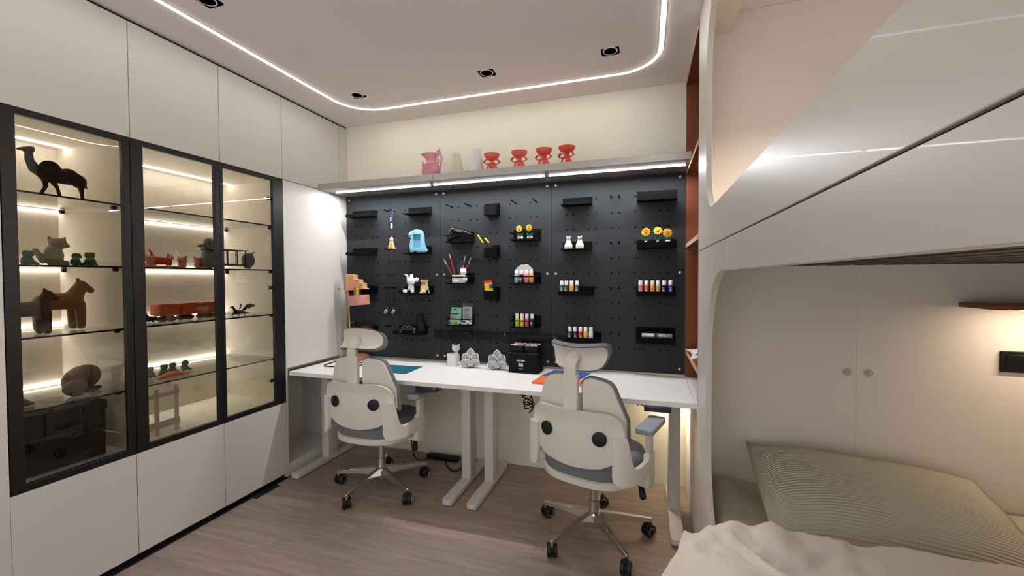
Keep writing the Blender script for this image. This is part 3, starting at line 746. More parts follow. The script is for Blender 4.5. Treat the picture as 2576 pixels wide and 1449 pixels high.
def lotus(x, y, label):
    t = thing('lotus_stand', label, 'phone stand', (x, y, .7405), math.radians(14), 'clear lotus stands on the desks')
    m_ = M['lotus']
    for k, (ang, L, w_, dy) in enumerate(((0, .128, .036, .018), (34, .112, .034, .008), (-34, .112, .034, .008), (66, .090, .034, -.004), (-66, .090, .034, -.004))):
        a = math.radians(ang)
        def pet(u, v, L=L, w_=w_, a=a, dy=dy):
            h = v*L; s = 2*u-1
            ww = w_*(math.sin(PI*min(1, .10+.90*v))**.55 if v < .995 else .02)
            tip = 0
            q_ = s*ww
            return ((q_*math.cos(a)+h*math.sin(a)*.80, dy - .030*v + .06*(v-.45)**2 - .022*s*s + .0025*math.cos(s*9), .012+max(0, -q_*math.sin(a)+h*math.cos(a))), (0, 1, 0))
        MB().sheet(pet, 16, 12, .0025).build('petal', m_, t, smooth=60)
        def rimc(s, v): return pet((s+1)/2, v)[0]
        mb = MB(); mb.tube([Vector(rimc(-1, v/12))+Vector((0, -.001, 0)) for v in range(2, 13)] + [Vector(rimc(1, v/12))+Vector((0, -.001, 0)) for v in range(11, 1, -1)], .0026, 6)
        mb.build('petal_rim', M['whitecap'], t)
    for ang in (-50, -30, -12, 12, 30, 50):
        a = math.radians(ang)
        MB().tube([(.012*math.sin(a), -.030, .014), (.045*math.sin(a), -.022, .075*math.cos(a)+.012)], [.0034, .0018], 6).build('rib', M['whitecap'], t)
    MB().lathe([(0, 0), (.050, 0), (.052, .003), (.050, .006), (0, .006)], n=28).build('base_disc', M['acrylic'], t, loc=(0, -.005, 0))
M['lotus'] = mat('milky_clear_plastic', (244, 246, 247), .2, trans=.30, spec=.6)
lotus(-1.205, 2.805, 'clear lotus-shaped stand right of the white cat planter')
lotus(-1.0, 2.80, 'clear lotus-shaped stand left of the black marker case')
t = thing('marker_case', 'black fabric marker case with a white number 80, on the right desk', 'case', (-.785, 2.795, .7405), math.radians(-2))
o = MB().plate(rrect(-.108, .105, -.075, .075, .018, 5), fnz(0), .135).build('body', M['cloth_k'], t, bevel=.004)
for z in (.135, .006): MB().tube([(p[0], p[1], z) for p in rrect(-.11, .107, -.077, .077, .018, 5)], .003, 6, closed=True).build('piping', M['black_sh'], t)
MB().tube(smoothpath([(.108, .05, .12), (.118, .05, .15), (.125, .0, .155), (.122, -.02, .12), (.115, -.02, .06)], 5), .007, 6, sx=.35, up=(1, 0, 0)).build('handle_strap', M['cloth_k'], t)
text('80', .034, M['print'], 'number', t, (-.016, -.0756, .055), (PI/2, 0, 0), bold=.0012)
text('KaiChele', .0158, M['print'], 'lettering', t, (-.017, -.0756, .085), (PI/2, 0, 0), shear=.3, bold=.0006)
fine_print(8, .030, .006, cmat((150, 150, 150)), 'small_lettering', t, (-.015, -.0756, .029))
for i, cx in enumerate((-.052, .05)):
    B(cx-.045, cx+.045, -.052, .056, .128, .176).build('marker_tray', M['black'], t, bevel=.003)
names = [('pale blue', (150, 190, 220)), ('pink', (222, 110, 140)), ('red', (196, 60, 52)), ('orange', (226, 150, 92)), ('white', (232, 230, 228)), ('navy', (40, 48, 92)), ('mint', (150, 206, 196)), ('grey', (120, 122, 130)), ('lilac', (178, 160, 208)), ('black', (24, 24, 28))]
order = [0, 8, 1, 1, 4, 4, 5, 9, 0, 3, 2, 2, 7, 6, 5, 9]
mk = {}
random.seed(11)
for bx, cx in enumerate((-.052, .05)):
    for i in range(8):
        for j in range(5):
            ci = random.choice(order) if j else random.choice((0, 1, 4, 8, 6, 4, 1, 0)); nm, rgb = names[ci]
            x, y = cx-.039+i*.0111, -.043+j*.021
            lab = '%s-capped marker, %s from the left in the %s row of the %s marker block' % (nm, ('first', 'second', 'third', 'fourth', 'fifth', 'sixth', 'seventh', 'eighth')[i], ('front', 'second', 'middle', 'fourth', 'rear')[j], ('left', 'right')[bx])
            if ci not in mk:
                o = thing('marker', lab, 'marker', group='markers in the black case')
                B(-.0048, .0048, -.009, .009, -.03, .004).build('barrel', M['black'], o, smooth=0)
                B(-.0048, .0048, -.009, .009, .004, .010).build('cap', cmat(rgb, .35), o, smooth=0, bevel=.001, seg=1)
                mk[ci] = o
            else: o = copy_tree(mk[ci]); o['label'] = lab
            a = math.radians(-2)
            o.location = (-.785+x*math.cos(a)-y*math.sin(a), 2.795+x*math.sin(a)+y*math.cos(a), .7405+.178); o.rotation_euler = (0, 0, a)

# ================================================================ CHAIRS (local: y forward, origin on the floor under the column)
def chair(label, loc, rz, base_phase, head_tilt):
    t = thing('office_chair', label, 'chair', (loc[0], loc[1], 0), rz, 'office chairs at the desks')
    W_, Gm, C_, K_ = M['chair_w'], M['chair_g'], M['chrome'], M['rubber']
    # --- base
    MB().lathe([(0, .075), (.020, .075), (.024, .085), (.034, .095), (.038, .125), (.030, .138), (.027, .140), (.027, .20), (.020, .202), (.020, .36), (0, .36)], n=28).build('gas_column', C_, t)
    MB().lathe([(0, .045), (.013, .045), (.014, .08), (0, .08)], n=16).build('column_tip', C_, t)
    for k in range(5):
        a = base_phase - rz + k*2*PI/5; d = Vector((math.cos(a), math.sin(a), 0)); s = Vector((-d.y, d.x, 0))
        vs = []
        for (q, zt, zb, w0, w1) in ((.022, .138, .088, .016, .023), (.16, .119, .086, .0125, .017), (.292, .096, .075, .010, .0125), (.312, .093, .072, .009, .011)):
            vs += [d*q + s*w0 + Vector((0, 0, zt)), d*q - s*w0 + Vector((0, 0, zt)), d*q - s*w1 + Vector((0, 0, zb)), d*q + s*w1 + Vector((0, 0, zb))]
        fs = [(0, 1, 2, 3), (15, 14, 13, 12)] + [(4*i+j, 4*i+4+j, 4*i+4+(j+1) % 4, 4*i+(j+1) % 4) for i in range(3) for j in range(4)]
        sp = MB().add(vs, fs).build('spoke', C_, t, bevel=.002, seg=1)
        p = d*.303
        MB().cyl(p+Vector((0, 0, .058)), p+Vector((0, 0, .080)), .0085, n=12).build('stem', C_, sp)
        ca = a + (.9, 2.4, .5, 2.0, 1.2)[k]; dd = Vector((math.cos(ca), math.sin(ca), 0)); ax = Vector((-dd.y, dd.x, 0)); c = p - dd*.014 + Vector((0, 0, .0335))
        mb = MB()
        for sg in (-1, 1):
            mb.tube([c+ax*sg*.0045, c+ax*sg*.0075, c+ax*sg*.022, c+ax*sg*.0255], [.029, .0333, .0333, .028], 24)
        mb.cyl(c-ax*.006, c+ax*.006, .024, n=16); mb.tube([c+Vector((0, 0, .018))-dd*.01, c+Vector((0, 0, .034))+dd*.008], [.016, .012], 10)
        cs = mb.build('caster', K_, t)
        for sg in (-1, 1):
            e = c+ax*sg*.0256
            mb = MB(); r0 = [e + (dd*math.cos(q)+Vector((0, 0, 1))*math.sin(q))*.0205 for q in [2*PI*i/24 for i in range(24)]]
            mb.tube(r0, .0022, 6, closed=True).build('rim_ring', C_, cs)
    # --- mechanism and seat
    MB().box(-.085, .085, -.10, .13, .345, .385).build('mechanism', M['black'], t, bevel=.012)
    def seat_outline(k, fw=.235, n=40):
        out = []
        for i in range(n):
            a = 2*PI*i/n; c, s = math.cos(a), math.sin(a)
            e = 2/3.0; x = abs(c)**e*(1 if c > 0 else -1)*.252*k; y = abs(s)**e*(1 if s > 0 else -1)*(.245*k)
            if y < 0: x *= 1-.10*(y/-.245)**2
            out.append((x, y+.005))
        return out
    def loft(rings):
        mb = MB(); n = len(rings[0][0]); vs = []
        for o, z in rings: vs += [(p[0], p[1], z+.02*(p[1]/.24 if p[1] > .1 else 0)*0) for p in o]
        fs = [(i*n+j, i*n+(j+1) % n, (i+1)*n+(j+1) % n, (i+1)*n+j) for i in range(len(rings)-1) for j in range(n)]
        fs += [tuple(range(n-1, -1, -1)), tuple((len(rings)-1)*n+j for j in range(n))]
        return mb.add(vs, fs)
    loft([(seat_outline(.70), .362), (seat_outline(.93), .366), (seat_outline(1.0), .376), (seat_outline(1.01), .405), (seat_outline(.97), .411)]).build('seat_shell', W_, t)
    loft([(seat_outline(.95), .408), (seat_outline(.985), .425), (seat_outline(.985), .455), (seat_outline(.95), .478), (seat_outline(.86), .492), (seat_outline(.6), .492), (seat_outline(.2), .488)]).build('seat_cushion', Gm, t)
    # --- lumbar shell: bent plate with rounded corners
    def back(u, d=0.): return -.278 + .98*u*u + d
    poly = []
    def dens(P, m_=6):
        out = []
        for i in range(len(P)):
            a, b2 = P[i], P[(i+1) % len(P)]; k = max(1, int(math.hypot(b2[0]-a[0], b2[1]-a[1])/.03))
            out += [(a[0]+(b2[0]-a[0])*j/k, a[1]+(b2[1]-a[1])*j/k) for j in range(k)]
        return out
    def inset_grid(poly_fn, n_u, n_v, fn, t_):
        """sheet over a region bounded left/right/bottom/top by poly_fn(u, v)->(x, z)"""
        def g(a, b2):
            x, z = poly_fn(a, b2); return (fn(x, z), (0, 1, 0))
        return MB().sheet(g, n_u, n_v, t_)
    def shell_xz(a, b2):
        s = 2*a-1; zt = .758 - .085*(1-math.sqrt(max(0, 1-(max(0, abs(s)-.60)/.40)**2))); zb = .476 + .035*s*s + .03*max(0, abs(s)-.7)/.3
        z = zb + (zt-zb)*b2; h = .245 - .045*max(0, (.58-z)/.10)**1.5
        return s*h, z
    inset_grid(shell_xz, 36, 20, lambda x, z: (x, back(x) + .012*max(0, (.62-z)/.14)**2 - .012*max(0, (z-.70)/.055), z), .016).build('lumbar_shell', W_, t, bevel=0, smooth=50)
    def pad_xz(a, b2):
        x, z = shell_xz(.10+.80*a, .05+.62*b2); return x, z
    inset_grid(pad_xz, 20, 12, lambda x, z: (x, back(x)+.019+.012*max(0, (.62-z)/.14)**2, z), .035).build('lumbar_pad', Gm, t, smooth=50)
    for s in (-1, 1):
        x = s*.139; y = back(x)-.001
        n = Vector((2.0*x, -1, 0)).normalized(); c = Vector((x, y, .637))
        MB().tube([c-n*.004, c+n*.006, c+n*.010, c+n*.012], [.033, .034, .034, .029], 28).build('pivot_disc', K_, t)
    # --- two back wings
    for s in (-1, 1):
        def wing(a, b2, g=0., s=s):
            zt = .908 - .010*a + g; zb = .60 - g*3
            z = zb + (zt-zb)*b2
            q = (z-.60)/.305
            x1 = .237 - .37*max(0, z-.715) + g; x0 = (.041 if g == 0 else .031)
            # rounded top corners
            cr = max(0, (z-(zt-.045))/.045)
            k = 1-math.sqrt(max(0, 1-cr*cr)) if cr > 0 else 0
            x0 += .035*k; x1 -= .04*k
            if g and cr > 0: pass
            return s*(x0+(x1-x0)*a), z
        wy = lambda x, z: (x, -.238 + .9*x*x + .05*(1-(z-.6)/.3)**2*.3 - .0*z, z)
        inset_grid(wing, 16, 26, wy, .014).build('back_wing', W_, t, smooth=50)
        inset_grid(lambda a, b2: wing(a, b2, .0065), 16, 26, lambda x, z: (x, wy(x, z)[1]+.0145, z), .024).build('wing_cushion', Gm, t, smooth=60, bevel=0)
    # --- spine post, neck and headrest
    MB().plate(rrect(-.048, .028, -.272, -.240, .006, 3), lambda u, v, w: (u+.006*(w-.5)*0, v, .66+w), .262).build('spine_post', W_, t, bevel=.002, seg=1)
    MB().tube([(-.012, -.257, .90), (-.012, -.257, .958), (-.012, -.256, .972), (-.006, -.242, .998), (.004, -.226, 1.012), (.012, -.208, 1.014)], [.043, .043, .043, .042, .039, .034], 4, sx=.42, sy=1., up=(0, 1, 0)).build('neck', W_, t, bevel=.003)
    h = thing('headrest', None, None, (0, -.205, 1.01)); h.parent = t; h.rotation_euler = (head_tilt, 0, 0)
    def hd(a, b2, g=0.):
        s, v = 2*a-1, 2*b2-1
        hx, hz = .147+g, .060+g
        k = (abs(v)**3)
        x = s*hx*(1-.10*k-.05*(1-v)*.5); z = v*hz*(1-.17*abs(s)**7)
        return x, z
    hy = lambda x, z: (x, -.008 + 1.8*x*x - 11.0*z*z, z)
    hs_ = inset_grid(hd, 24, 12, hy, .012).build('head_shell', W_, h, smooth=60)
    inset_grid(lambda a, b2: hd(a, b2, .007), 24, 12, lambda x, z: (x, hy(x, z)[1]+.0125, z), .034).build('head_cushion', Gm, h, smooth=60)
    # --- arms
    for s in (-1, 1):
        pth = smoothpath([(.196, -.246), (.222, -.238), (.249, -.222), (.272, -.188), (.286, -.14), (.292, -.08), (.293, .0)], 8)
        acc = [0.]
        for k in range(1, len(pth)): acc.append(acc[-1]+(Vector(pth[k])-Vector(pth[k-1])).length)
        def along(u):
            u = min(max(u, 0), acc[-1]-1e-6); k = max(i for i in range(len(acc)) if acc[i] <= u); k = min(k, len(pth)-2)
            f_ = (u-acc[k])/(acc[k+1]-acc[k]); p = Vector(pth[k]).lerp(Vector(pth[k+1]), f_); d = (Vector(pth[k+1])-Vector(pth[k])).normalized()
            return p, Vector((d.y, -d.x))
        LU = acc[-1]
        def br(a, b2, s=s):
            u = LU*a**1.35
            zl = .428 + .045*(1-math.sqrt(max(0, 1-(max(0, .045-u)/.045)**2)))
            k = max(0., min(1., (u-.066)/.055)); zh = .500 + .152*(1-k)**2.6 + .012*max(0, (u-.2)/.12)
            z = zl+(zh-zl)*b2; p, nn = along(u)
            bulge = -.010*(1-(2*b2-1)**2)
            return ((s*(p[0]+nn[0]*.012), p[1]+nn[1]*.012, z), (-s*nn[0], -nn[1], 0))
        MB().sheet(br, 44, 10, .020).build('arm_bracket', W_, t, bevel=0, smooth=50)
        mb = MB(); pl = [(-.05, .36), (.03, .335), (.055, .36), (.06, .52), (-.03, .52), (-.05, .47)]
        mb.plate(pl, lambda u, v, w: (s*(.272+w), u, v), .032).build('arm_upright', W_, t, bevel=.006)
        mb = MB(); mb.box(min(s*.20, s*.285), max(s*.20, s*.285), -.03, .05, .352, .378); mb.build('arm_base', W_, t, bevel=.004)
        mb = MB(); mb.plate([(-.018, .50), (.046, .50), (.05, .60), (.07, .632), (-.015, .632), (-.02, .60)], lambda u, v, w: (s*(.277+w), u, v), .022).build('arm_post', W_, t, bevel=.004)
        mb = MB(); mb.plate([(x_, y_) for x_, y_ in rrect(-.043, .043, -.085, .165, .018, 4)], lambda u, v, w: (s*.288+u, v, .632+w), .024).build('armrest_pad', M['pad'], t, bevel=.007)
    # lever
    MB().cap((.16, .03, .352), (.235, .02, .33), .007, .006).blob('lever_rod', K_, t, vox=.004, it=2)
    MB().cap((.245, .02, .34), (.262, -.005, .292), .013, .017).build('lever_knob', K_, t)
    return t
chair('white office chair at the left desk, headrest tipped back, by the glass cabinets', (-1.67, 2.37), math.radians(-1), math.radians(-97), math.radians(-22))
chair('white office chair at the right desk, headrest upright, next to the bunk bed', (-.256, 2.25), math.radians(-17), math.radians(-126), math.radians(20))

# ================================================================ PEGBOARD TRAYS
YP = 2.9295
Tm = M['tray']
def tray(x0, x1, z, label, lip=.024, depth=.088, plate=.058, name='peg_tray', rail=False):
    t = thing(name, label, 'tray', (0, 0, 0), group='black trays on the pegboards')
    B(x0, x1, YP-.006, YP, z, z+plate+.002).build('back_plate', Tm, t, bevel=.002, seg=1)
    B(x0, x1, YP-depth, YP-.006, z, z+.006).build('tray_floor', Tm, t, bevel=.001, seg=1)
    if lip: B(x0, x1, YP-depth-.005, YP-depth, z-.001, z+lip).build('front_lip', Tm, t, bevel=.002, seg=1)
    return t
def rack(x0, x1, z, label):
    t = thing('peg_rack', label, 'rack', (0, 0, 0), group='black railed racks on the middle pegboard')
    B(x0, x1, YP-.006, YP, z, z+.084).build('back_plate', Tm, t, bevel=.002, seg=1)
    B(x0, x1, YP-.092, YP-.006, z, z+.006).build('tray_floor', Tm, t, bevel=.001, seg=1)
    B(x0, x1, YP-.096, YP-.092, z-.001, z+.010).build('front_lip', Tm, t, bevel=.001, seg=1)
    r = MB().tube([(x0+.003, YP-.006, z+.052), (x0+.003, YP-.094, z+.052), (x1-.003, YP-.094, z+.052), (x1-.003, YP-.006, z+.052)], .0042, 8).build('rail', Tm, t)
    return t
def cup(x0, x1, z, label, h=.092):
    t = thing('peg_cup', label, 'cup', ((x0+x1)/2, YP, z), group='black square cups on the middle pegboard')
    w = (x1-x0)/2; d = .085
    pl = [(-w, -d+.012), (-w+.012, -d), (w-.004, -d), (w, -d+.004), (w, 0), (-w, 0)]
    pi = [(-w+.004, -d+.014), (-w+.014, -d+.004), (w-.005, -d+.004), (w-.004, -d+.006), (w-.004, -.004), (-w+.004, -.004)]
    MB().plate(pl, lambda u, v, w: (u, v, .004+w*(1+.30*v/d)), h, [pi]).build('wall', Tm, t, smooth=30)
    MB().plate(pl, fnz(0), .004).build('bottom', Tm, t, smooth=30)
    return t
R0 = [1.885, 1.579, 1.269, .951]
tray(-2.314, -2.078, R0[0], 'empty black tray with a front lip, topmost beside the corner panel')
tray(-2.316, -2.079, R0[1], 'empty black tray with a front lip, second down beside the corner panel')
tray(-2.320, -2.079, R0[2], 'black tray behind the stepped arm of the pink lamp')
tray(-2.328, -2.080, .947, 'black tray holding the black gadget above the left headrest', lip=.03)
tray(-1.787, -1.580, R0[0], 'empty flat black tray right of the shuttlecock charm', lip=.008)
tray(-1.789, -1.583, R0[1], 'flat black tray under the blue dinosaur frame', lip=.008)
tray(-1.823, -1.568, R0[2], 'black tray carrying the white mouse and the sand tower', lip=.03)
tray(-1.882, -1.624, .953, 'black tray holding the game controller', lip=.03)
rack(-1.421, -1.224, 1.655, 'black railed rack holding the glue gun')
rack(-1.424, -1.226, 1.345, 'black railed rack holding the white cat brush pot')
rack(-1.427, -1.228, 1.032, 'black railed rack holding the green packs and toy car')
rack(-.916, -.710, 1.655, 'black railed rack holding two potted yellow flowers')
rack(-.917, -.711, 1.345, 'black railed rack holding four paints and the cloud palette')
rack(-.919, -.712, 1.032, 'black railed rack holding lime, yellow, magenta and navy paints')
cup(-1.120, -1.020, 1.845, 'empty black cup, topmost of the three on the middle pegboard')
cup(-1.122, -1.021, 1.538, 'black cup holding the yellow and black pliers')
cup(-1.124, -1.023, 1.226, 'black cup holding the red and yellow card box')
tray(-.552, -.347, R0[0], 'empty flat black tray, top left of the right pegboard', lip=.008)
tray(-.552, -.347, R0[1], 'flat black tray under the two white geese', lip=.008)
tray(-.570, -.333, R0[2], 'black tray with the green, purple and yellow paints', lip=.028)
tray(-.513, -.284, .951, 'black tray with five paints just above the right headrest', lip=.03)
tray(-.050, .195, R0[0], 'empty black tray, topmost by the orange bookcase', lip=.056, plate=.060)
tray(-.052, .191, R0[1], 'black tray holding the three sunflowers', lip=.044)
tray(-.054, .188, R0[2], 'black tray holding six paint bottles by the bookcase', lip=.028)
tray(-.056, .187, .960, 'black tray holding the silver tube, lowest by the bookcase', lip=.040, plate=.095)
# pegs and hooks
def hook(x, z, L, label, up=.012):
    t = thing('peg_hook', label, 'hook', (x, YP, z))
    MB().tube([(0, 0, 0), (0, -L*.9, 0), (0, -L, .002)], [.0045, .0045, .0045], 10).build('shaft', Tm, t)
    MB().cyl((0, -L, .001), (0, -L-.006, .001), .0078, n=14).build('head', Tm, t)
for x, w in ((-1.404, 'first from the left'), (-1.252, 'second from the left'), (-.895, 'third from the left'), (-.740, 'fourth from the left')):
    hook(x, 1.932, .105, 'long black peg in the top row of the middle pegboard, ' + w)
for z, w in ((1.93, 'topmost row'), (1.622, 'row of the white geese'), (1.315, 'row of the green and purple paints'), (1.008, 'lowest row')):
    for x, s in ((-.219, 'left'), (-.166, 'right')):
        hook(x, z, .045, 'short black %s-hand peg of a pair, right pegboard, %s' % (s, w))
for x, z, w in ((-1.967, 1.93, 'left of the shuttlecock strap'), (-1.918, 1.93, 'carrying the shuttlecock strap'), (-1.967, 1.622, 'below the shuttlecock, at the left'), (-1.918, 1.622, 'behind the shuttlecock skirt'), (-1.967, 1.315, 'carrying the left black medal'), (-1.905, 1.315, 'carrying the right black medal'), (-1.967, 1.008, 'alone below the black medals')):
    hook(x, z, .055, 'black peg on the left pegboard ' + w)
# black rail bar with pivots
t = thing('pivot_rail', 'long black rail with round pivots across the middle pegboard', 'rail', (0, 0, 0))
mb = MB().plate([(-1.56, .925), (-.53, .928), (-.53, .972), (-.60, .984), (-1.56, .986)], fny(YP-.022), .022); mb.build('rail', M['black'], t, bevel=.004)
for x in (-1.45, -1.27, -.965, -.60):
    MB().lathe([(0, 0), (.032, 0), (.034, .004), (.032, .010), (.014, .012), (0, .012)], n=24)  .build('pivot', M['black'], t, loc=(x, YP-.022, .950), rot=(PI/2, 0, 0))
for a, b2 in ((-1.40, -1.30), (-1.22, -1.02)):
    B(a, b2, YP-.0235, YP-.0215, .948, .953).build('slot', M['hole'], t, smooth=0)
for x in (-1.45, -1.27, -.965, -.60):
    B(x-.012, x-.010, YP-.0365, YP-.0345, .968, .985).build('pin', M['bolt'], t, smooth=0)

# ================================================================ THINGS ON THE TRAYS
# paint bottles
bm_body = MB().lathe([(0, 0), (.0135, 0), (.0148, .003), (.0148, .058), (.0138, .0615), (.0105, .063), (0, .063)], n=18)
bm_cap = MB().lathe([(0, .0615), (.0124, .0615), (.0127, .064), (.0124, .091), (.0108, .0935), (0, .0935)], n=18)
caps_me = bm_cap.mesh('cap', M['whitecap'])
lb = MB()
ring = [(.0055*math.cos(2*PI*k/12)-.001, -.0152, .042+.0055*math.sin(2*PI*k/12)) for k in range(12)]
lb.tube(ring, .0011, 4, closed=True)
for z, w in ((.031, .008), (.027, .009), (.0225, .009), (.0125, .006)): lb.box(-w, w, -.0150, -.0140, z, z+.0022)
label_me = lb.mesh('print', M['print'])
lbl_dark = lb.mesh('print', cmat((120, 90, 60), .6))
def bottle(x, y, z, rgb, label, rz=0., print_=True, cap_rot=0):
    t = thing('paint_bottle', label, 'paint bottle', (x, y, z), rz, 'paint bottles on the pegboard')
    bm_body.build('bottle', cmat(rgb, .35), t)
    o = bpy.data.objects.new('cap', caps_me); COL.objects.link(o); o.parent = t
    if print_:
        o = bpy.data.objects.new('print', label_me); COL.objects.link(o); o.parent = t
YQ = 2.872
def lay(xs, z, cols, where, s=1., y=YQ):
    for x, (nm, rgb, pr) in zip(xs, cols):
        bottle(x, y, z, rgb, '%s paint bottle with white cap, %s' % (nm, where), random.uniform(-.5, .35), pr)
lay([-.550, -.517, -.481, -.443], 1.2755, [('bright green', (0, 110, 62), 1), ('purple', (62, 44, 104), 1), ('yellow', (236, 178, 48), 0), ('olive green', (58, 88, 48), 1)], 'in the tray of four on the right pegboard')
lay([-.492, -.458, -.421, -.386, -.349], .9575, [('dark teal', (20, 48, 52), 1), ('black', (18, 22, 26), 1), ('red', (186, 26, 36), 1), ('yellow', (240, 196, 36), 0), ('white', (236, 234, 228), 0)], 'in the tray above the right headrest')
lay([-.878, -.841, -.804, -.767], 1.352, [('pale blue', (150, 184, 216), 0), ('dark brown', (62, 34, 30), 1), ('pink', (222, 128, 152), 0), ('orange', (236, 146, 52), 0)], 'in the rack with the cloud palette')
lay([-.873, -.838, -.801, -.762], 1.039, [('lime green', (166, 200, 52), 0), ('yellow', (240, 206, 32), 0), ('magenta', (206, 84, 154), 0), ('navy', (26, 34, 58), 1)], 'in the lowest rack of the middle pegboard')
lay([-.027, .010, .047, .082, .119, .157], 1.2755, [('rose pink', (212, 92, 122), 1), ('terracotta', (196, 98, 50), 1), ('orange', (240, 140, 30), 1), ('tan', (202, 160, 104), 1), ('midnight blue', (16, 18, 48), 1), ('royal blue', (20, 52, 140), 1)], 'in the row of six by the bookcase')
# cloud palette behind the four paints
mb = MB()
for c, r in (((-.83, 1.42), .042), ((-.862, 1.44), .033), ((-.798, 1.44), .033), ((-.845, 1.455), .030), ((-.815, 1.458), .030), ((-.868, 1.395), .030), ((-.795, 1.395), .030)):
    mb.cyl((c[0], 2.905, c[1]), (c[0], 2.912, c[1]), r, n=24)
tag(mb.blob('cloud_palette', M['white'], vox=.003, it=2), 'white cloud-shaped paint palette behind four paint bottles', 'palette')
# small blue cap
t = thing('blue_cap', 'small blue cap standing beside the white paint bottle', 'pot', (-.313, 2.865, .9571))
MB().lathe([(0, 0), (.013, 0), (.0135, .012), (.012, .015), (0, .015)], n=18).build('cap_body', cmat((38, 70, 190), .4), t)
# silver tube pack
t = thing('silver_pack', 'silver foil stick pack with a blue label, in the lowest tray by the bookcase', 'pack', (.075, 2.872, 1.005), 0)
B(-.095, .095, -.006, .006, -.019, .019).build('sleeve', mat('silver_foil', (200, 200, 205), .3, metal=.8, bump=.8, bscale=90), t, bevel=.004)
B(-.018, .010, -.0068, .0, -.016, .016).build('label', cmat((40, 66, 130), .5), t, smooth=0)
fine_print(5, .015, .005, cmat((150, 170, 215)), 'lettering', t, (-.004, -.0070, .003))
B(-.09, .09, -.004, .03, -.036, -.019).build('box', M['black'], t, bevel=.002)
# flowers
PET, DISC, GREEN = cmat((248, 190, 40), .5), cmat((232, 140, 30), .5), cmat((22, 110, 72), .5)
def flower(x, y, z, h, hx, hz, tilt, label, pot, group, rad=.027):
    t = thing('potted_flower', label, 'flower', (x, y, z), 0, group)
    if pot == 'pot': MB().lathe([(0, 0), (.018, 0), (.021, .022), (.018, .022), (.016, .016), (0, .016)], n=20).build('pot', M['white'], t); b0 = .016
    else: MB().lathe([(0, 0), (.019, 0), (.021, .004), (.018, .008), (0, .009)], n=20).build('pot', cmat((206, 214, 200)), t); b0 = .006
    MB().tube(smoothpath([(0, 0, b0), (hx*.3, 0, h*.5), (hx, -.004, h)], 5), .0032, 8).build('stem', GREEN, t)
    for s in (-1, 1):
        MB().tube(smoothpath([(0, 0, b0), (s*.012, -.004, b0+.012), (s*.022, -.006, b0+.034)], 4), [.003]*4+[.0045]*3+[.003, .0012], 8, sx=1.2, sy=.4, up=(1, 0, 0)).build('leaf', GREEN, t)
    hd = thing('flower_head', None, None, (hx, -.010, h)); hd.parent = t; hd.rotation_euler = tilt
    for k in range(11):
        a = 2*PI*k/11
        mb = MB(); mb.ell((math.cos(a)*rad*.68, 0, math.sin(a)*rad*.68), (rad*.36, .004, rad*.235), 10, Matrix.Rotation(-a, 3, 'Y')); mb.build('petal', PET, hd)
    MB().ell((0, -.003, 0), (rad*.34, .006, rad*.34), 14).build('centre', DISC, hd)
flower(-.845, 2.865, 1.661, .075, -.006, 0, (0.1, 0, -.25), 'small yellow flower in a white pot, left one on the middle pegboard', 'pot', 'yellow flowers on the pegboards', .025)
flower(-.775, 2.865, 1.661, .079, -.004, 0, (.15, 0, -.3), 'small yellow flower in a white pot, right one on the middle pegboard', 'pot', 'yellow flowers on the pegboards', .025)
flower(.005, 2.855, 1.6145, .066, 0, 0, (0, 0, -.1), 'yellow sunflower with green leaves, first of three on the right pegboard', 'disc', 'yellow flowers on the pegboards', .028)
flower(.077, 2.855, 1.6145, .072, .002, 0, (-.35, 0, -.1), 'yellow sunflower facing upwards, second of three on the right pegboard', 'disc', 'yellow flowers on the pegboards', .028)
flower(.138, 2.85, 1.6145, .055, -.002, 0, (.1, 0, 0), 'yellow sunflower with wide head, third of three on the right pegboard', 'disc', 'yellow flowers on the pegboards', .029)
B(-.02, .165, 2.842, 2.9, 1.5855, 1.6143).build('flower_block', Tm); tag(bpy.data.objects['flower_block'], 'black filler block inside the sunflower tray', 'block')
# geese
for x, w in ((-.502, 'left'), (-.424, 'right')):
    t = thing('goose_figurine', 'white goose figurine with an orange beak, %s one of the pair' % w, 'figurine', (x, 2.87, 1.5855), .1, 'white geese on the right pegboard')
    MB().lathe([(0, 0), (.024, 0), (.028, .012), (.026, .030), (.017, .050), (.013, .060), (.013, .070), (.006, .078), (0, .079)], n=20).build('body', M['white'], t)
    MB().ell((-.008, -.006, .078), .008, 10).ell((.010, -.006, .081), .008, 10).build('eyes', M['white'], t)
    MB().ell((-.008, -.0136, .080), .0011, 8).ell((.010, -.0136, .082), .0011, 8).build('pupils', M['black'], t)
    MB().ell((-.001, -.014, .068), (.012, .009, .004), 10).build('beak', cmat((232, 120, 50)), t)
# blue dinosaur frame
t = thing('dinosaur_frame', 'light blue dinosaur-shaped photo frame with an empty window', 'photo frame', (-1.668, 2.868, 1.5875))
out_ = [(-.062, 0), (-.040, .002), (-.036, .012), (-.012, .010), (-.006, .002), (.060, 0), (.082, .006), (.084, .018), (.074, .030), (.062, .050), (.056, .085), (.054, .125), (.046, .155), (.028, .172), (0, .178), (-.030, .176), (-.058, .166), (-.074, .152), (-.080, .136), (-.074, .122), (-.058, .118), (-.056, .108), (-.064, .090), (-.070, .060), (-.068, .030)]
win = [(-.040, .036), (.026, .036), (.026, .140), (-.040, .140)]
bl = cmat((132, 186, 206), .6, bump=.1)
MB().plate(out_, fny(-.012), .016, [win]).build('body', bl, t, bevel=.003)
MB().plate([(-.045, .03), (.03, .03), (.03, .145), (-.045, .145)], fny(.004), .003).build('backing', cmat((104, 174, 204), .6), t)
MB().cyl((-.035, -.0125, .158), (-.035, -.0145, .158), .005, n=16).build('eye', M['black'], t)
MB().tube([(-.076, -.0128, .132), (-.065, -.0128, .134), (-.052, -.0128, .136)], .0013, 6).build('mouth', cmat((40, 80, 100)), t)
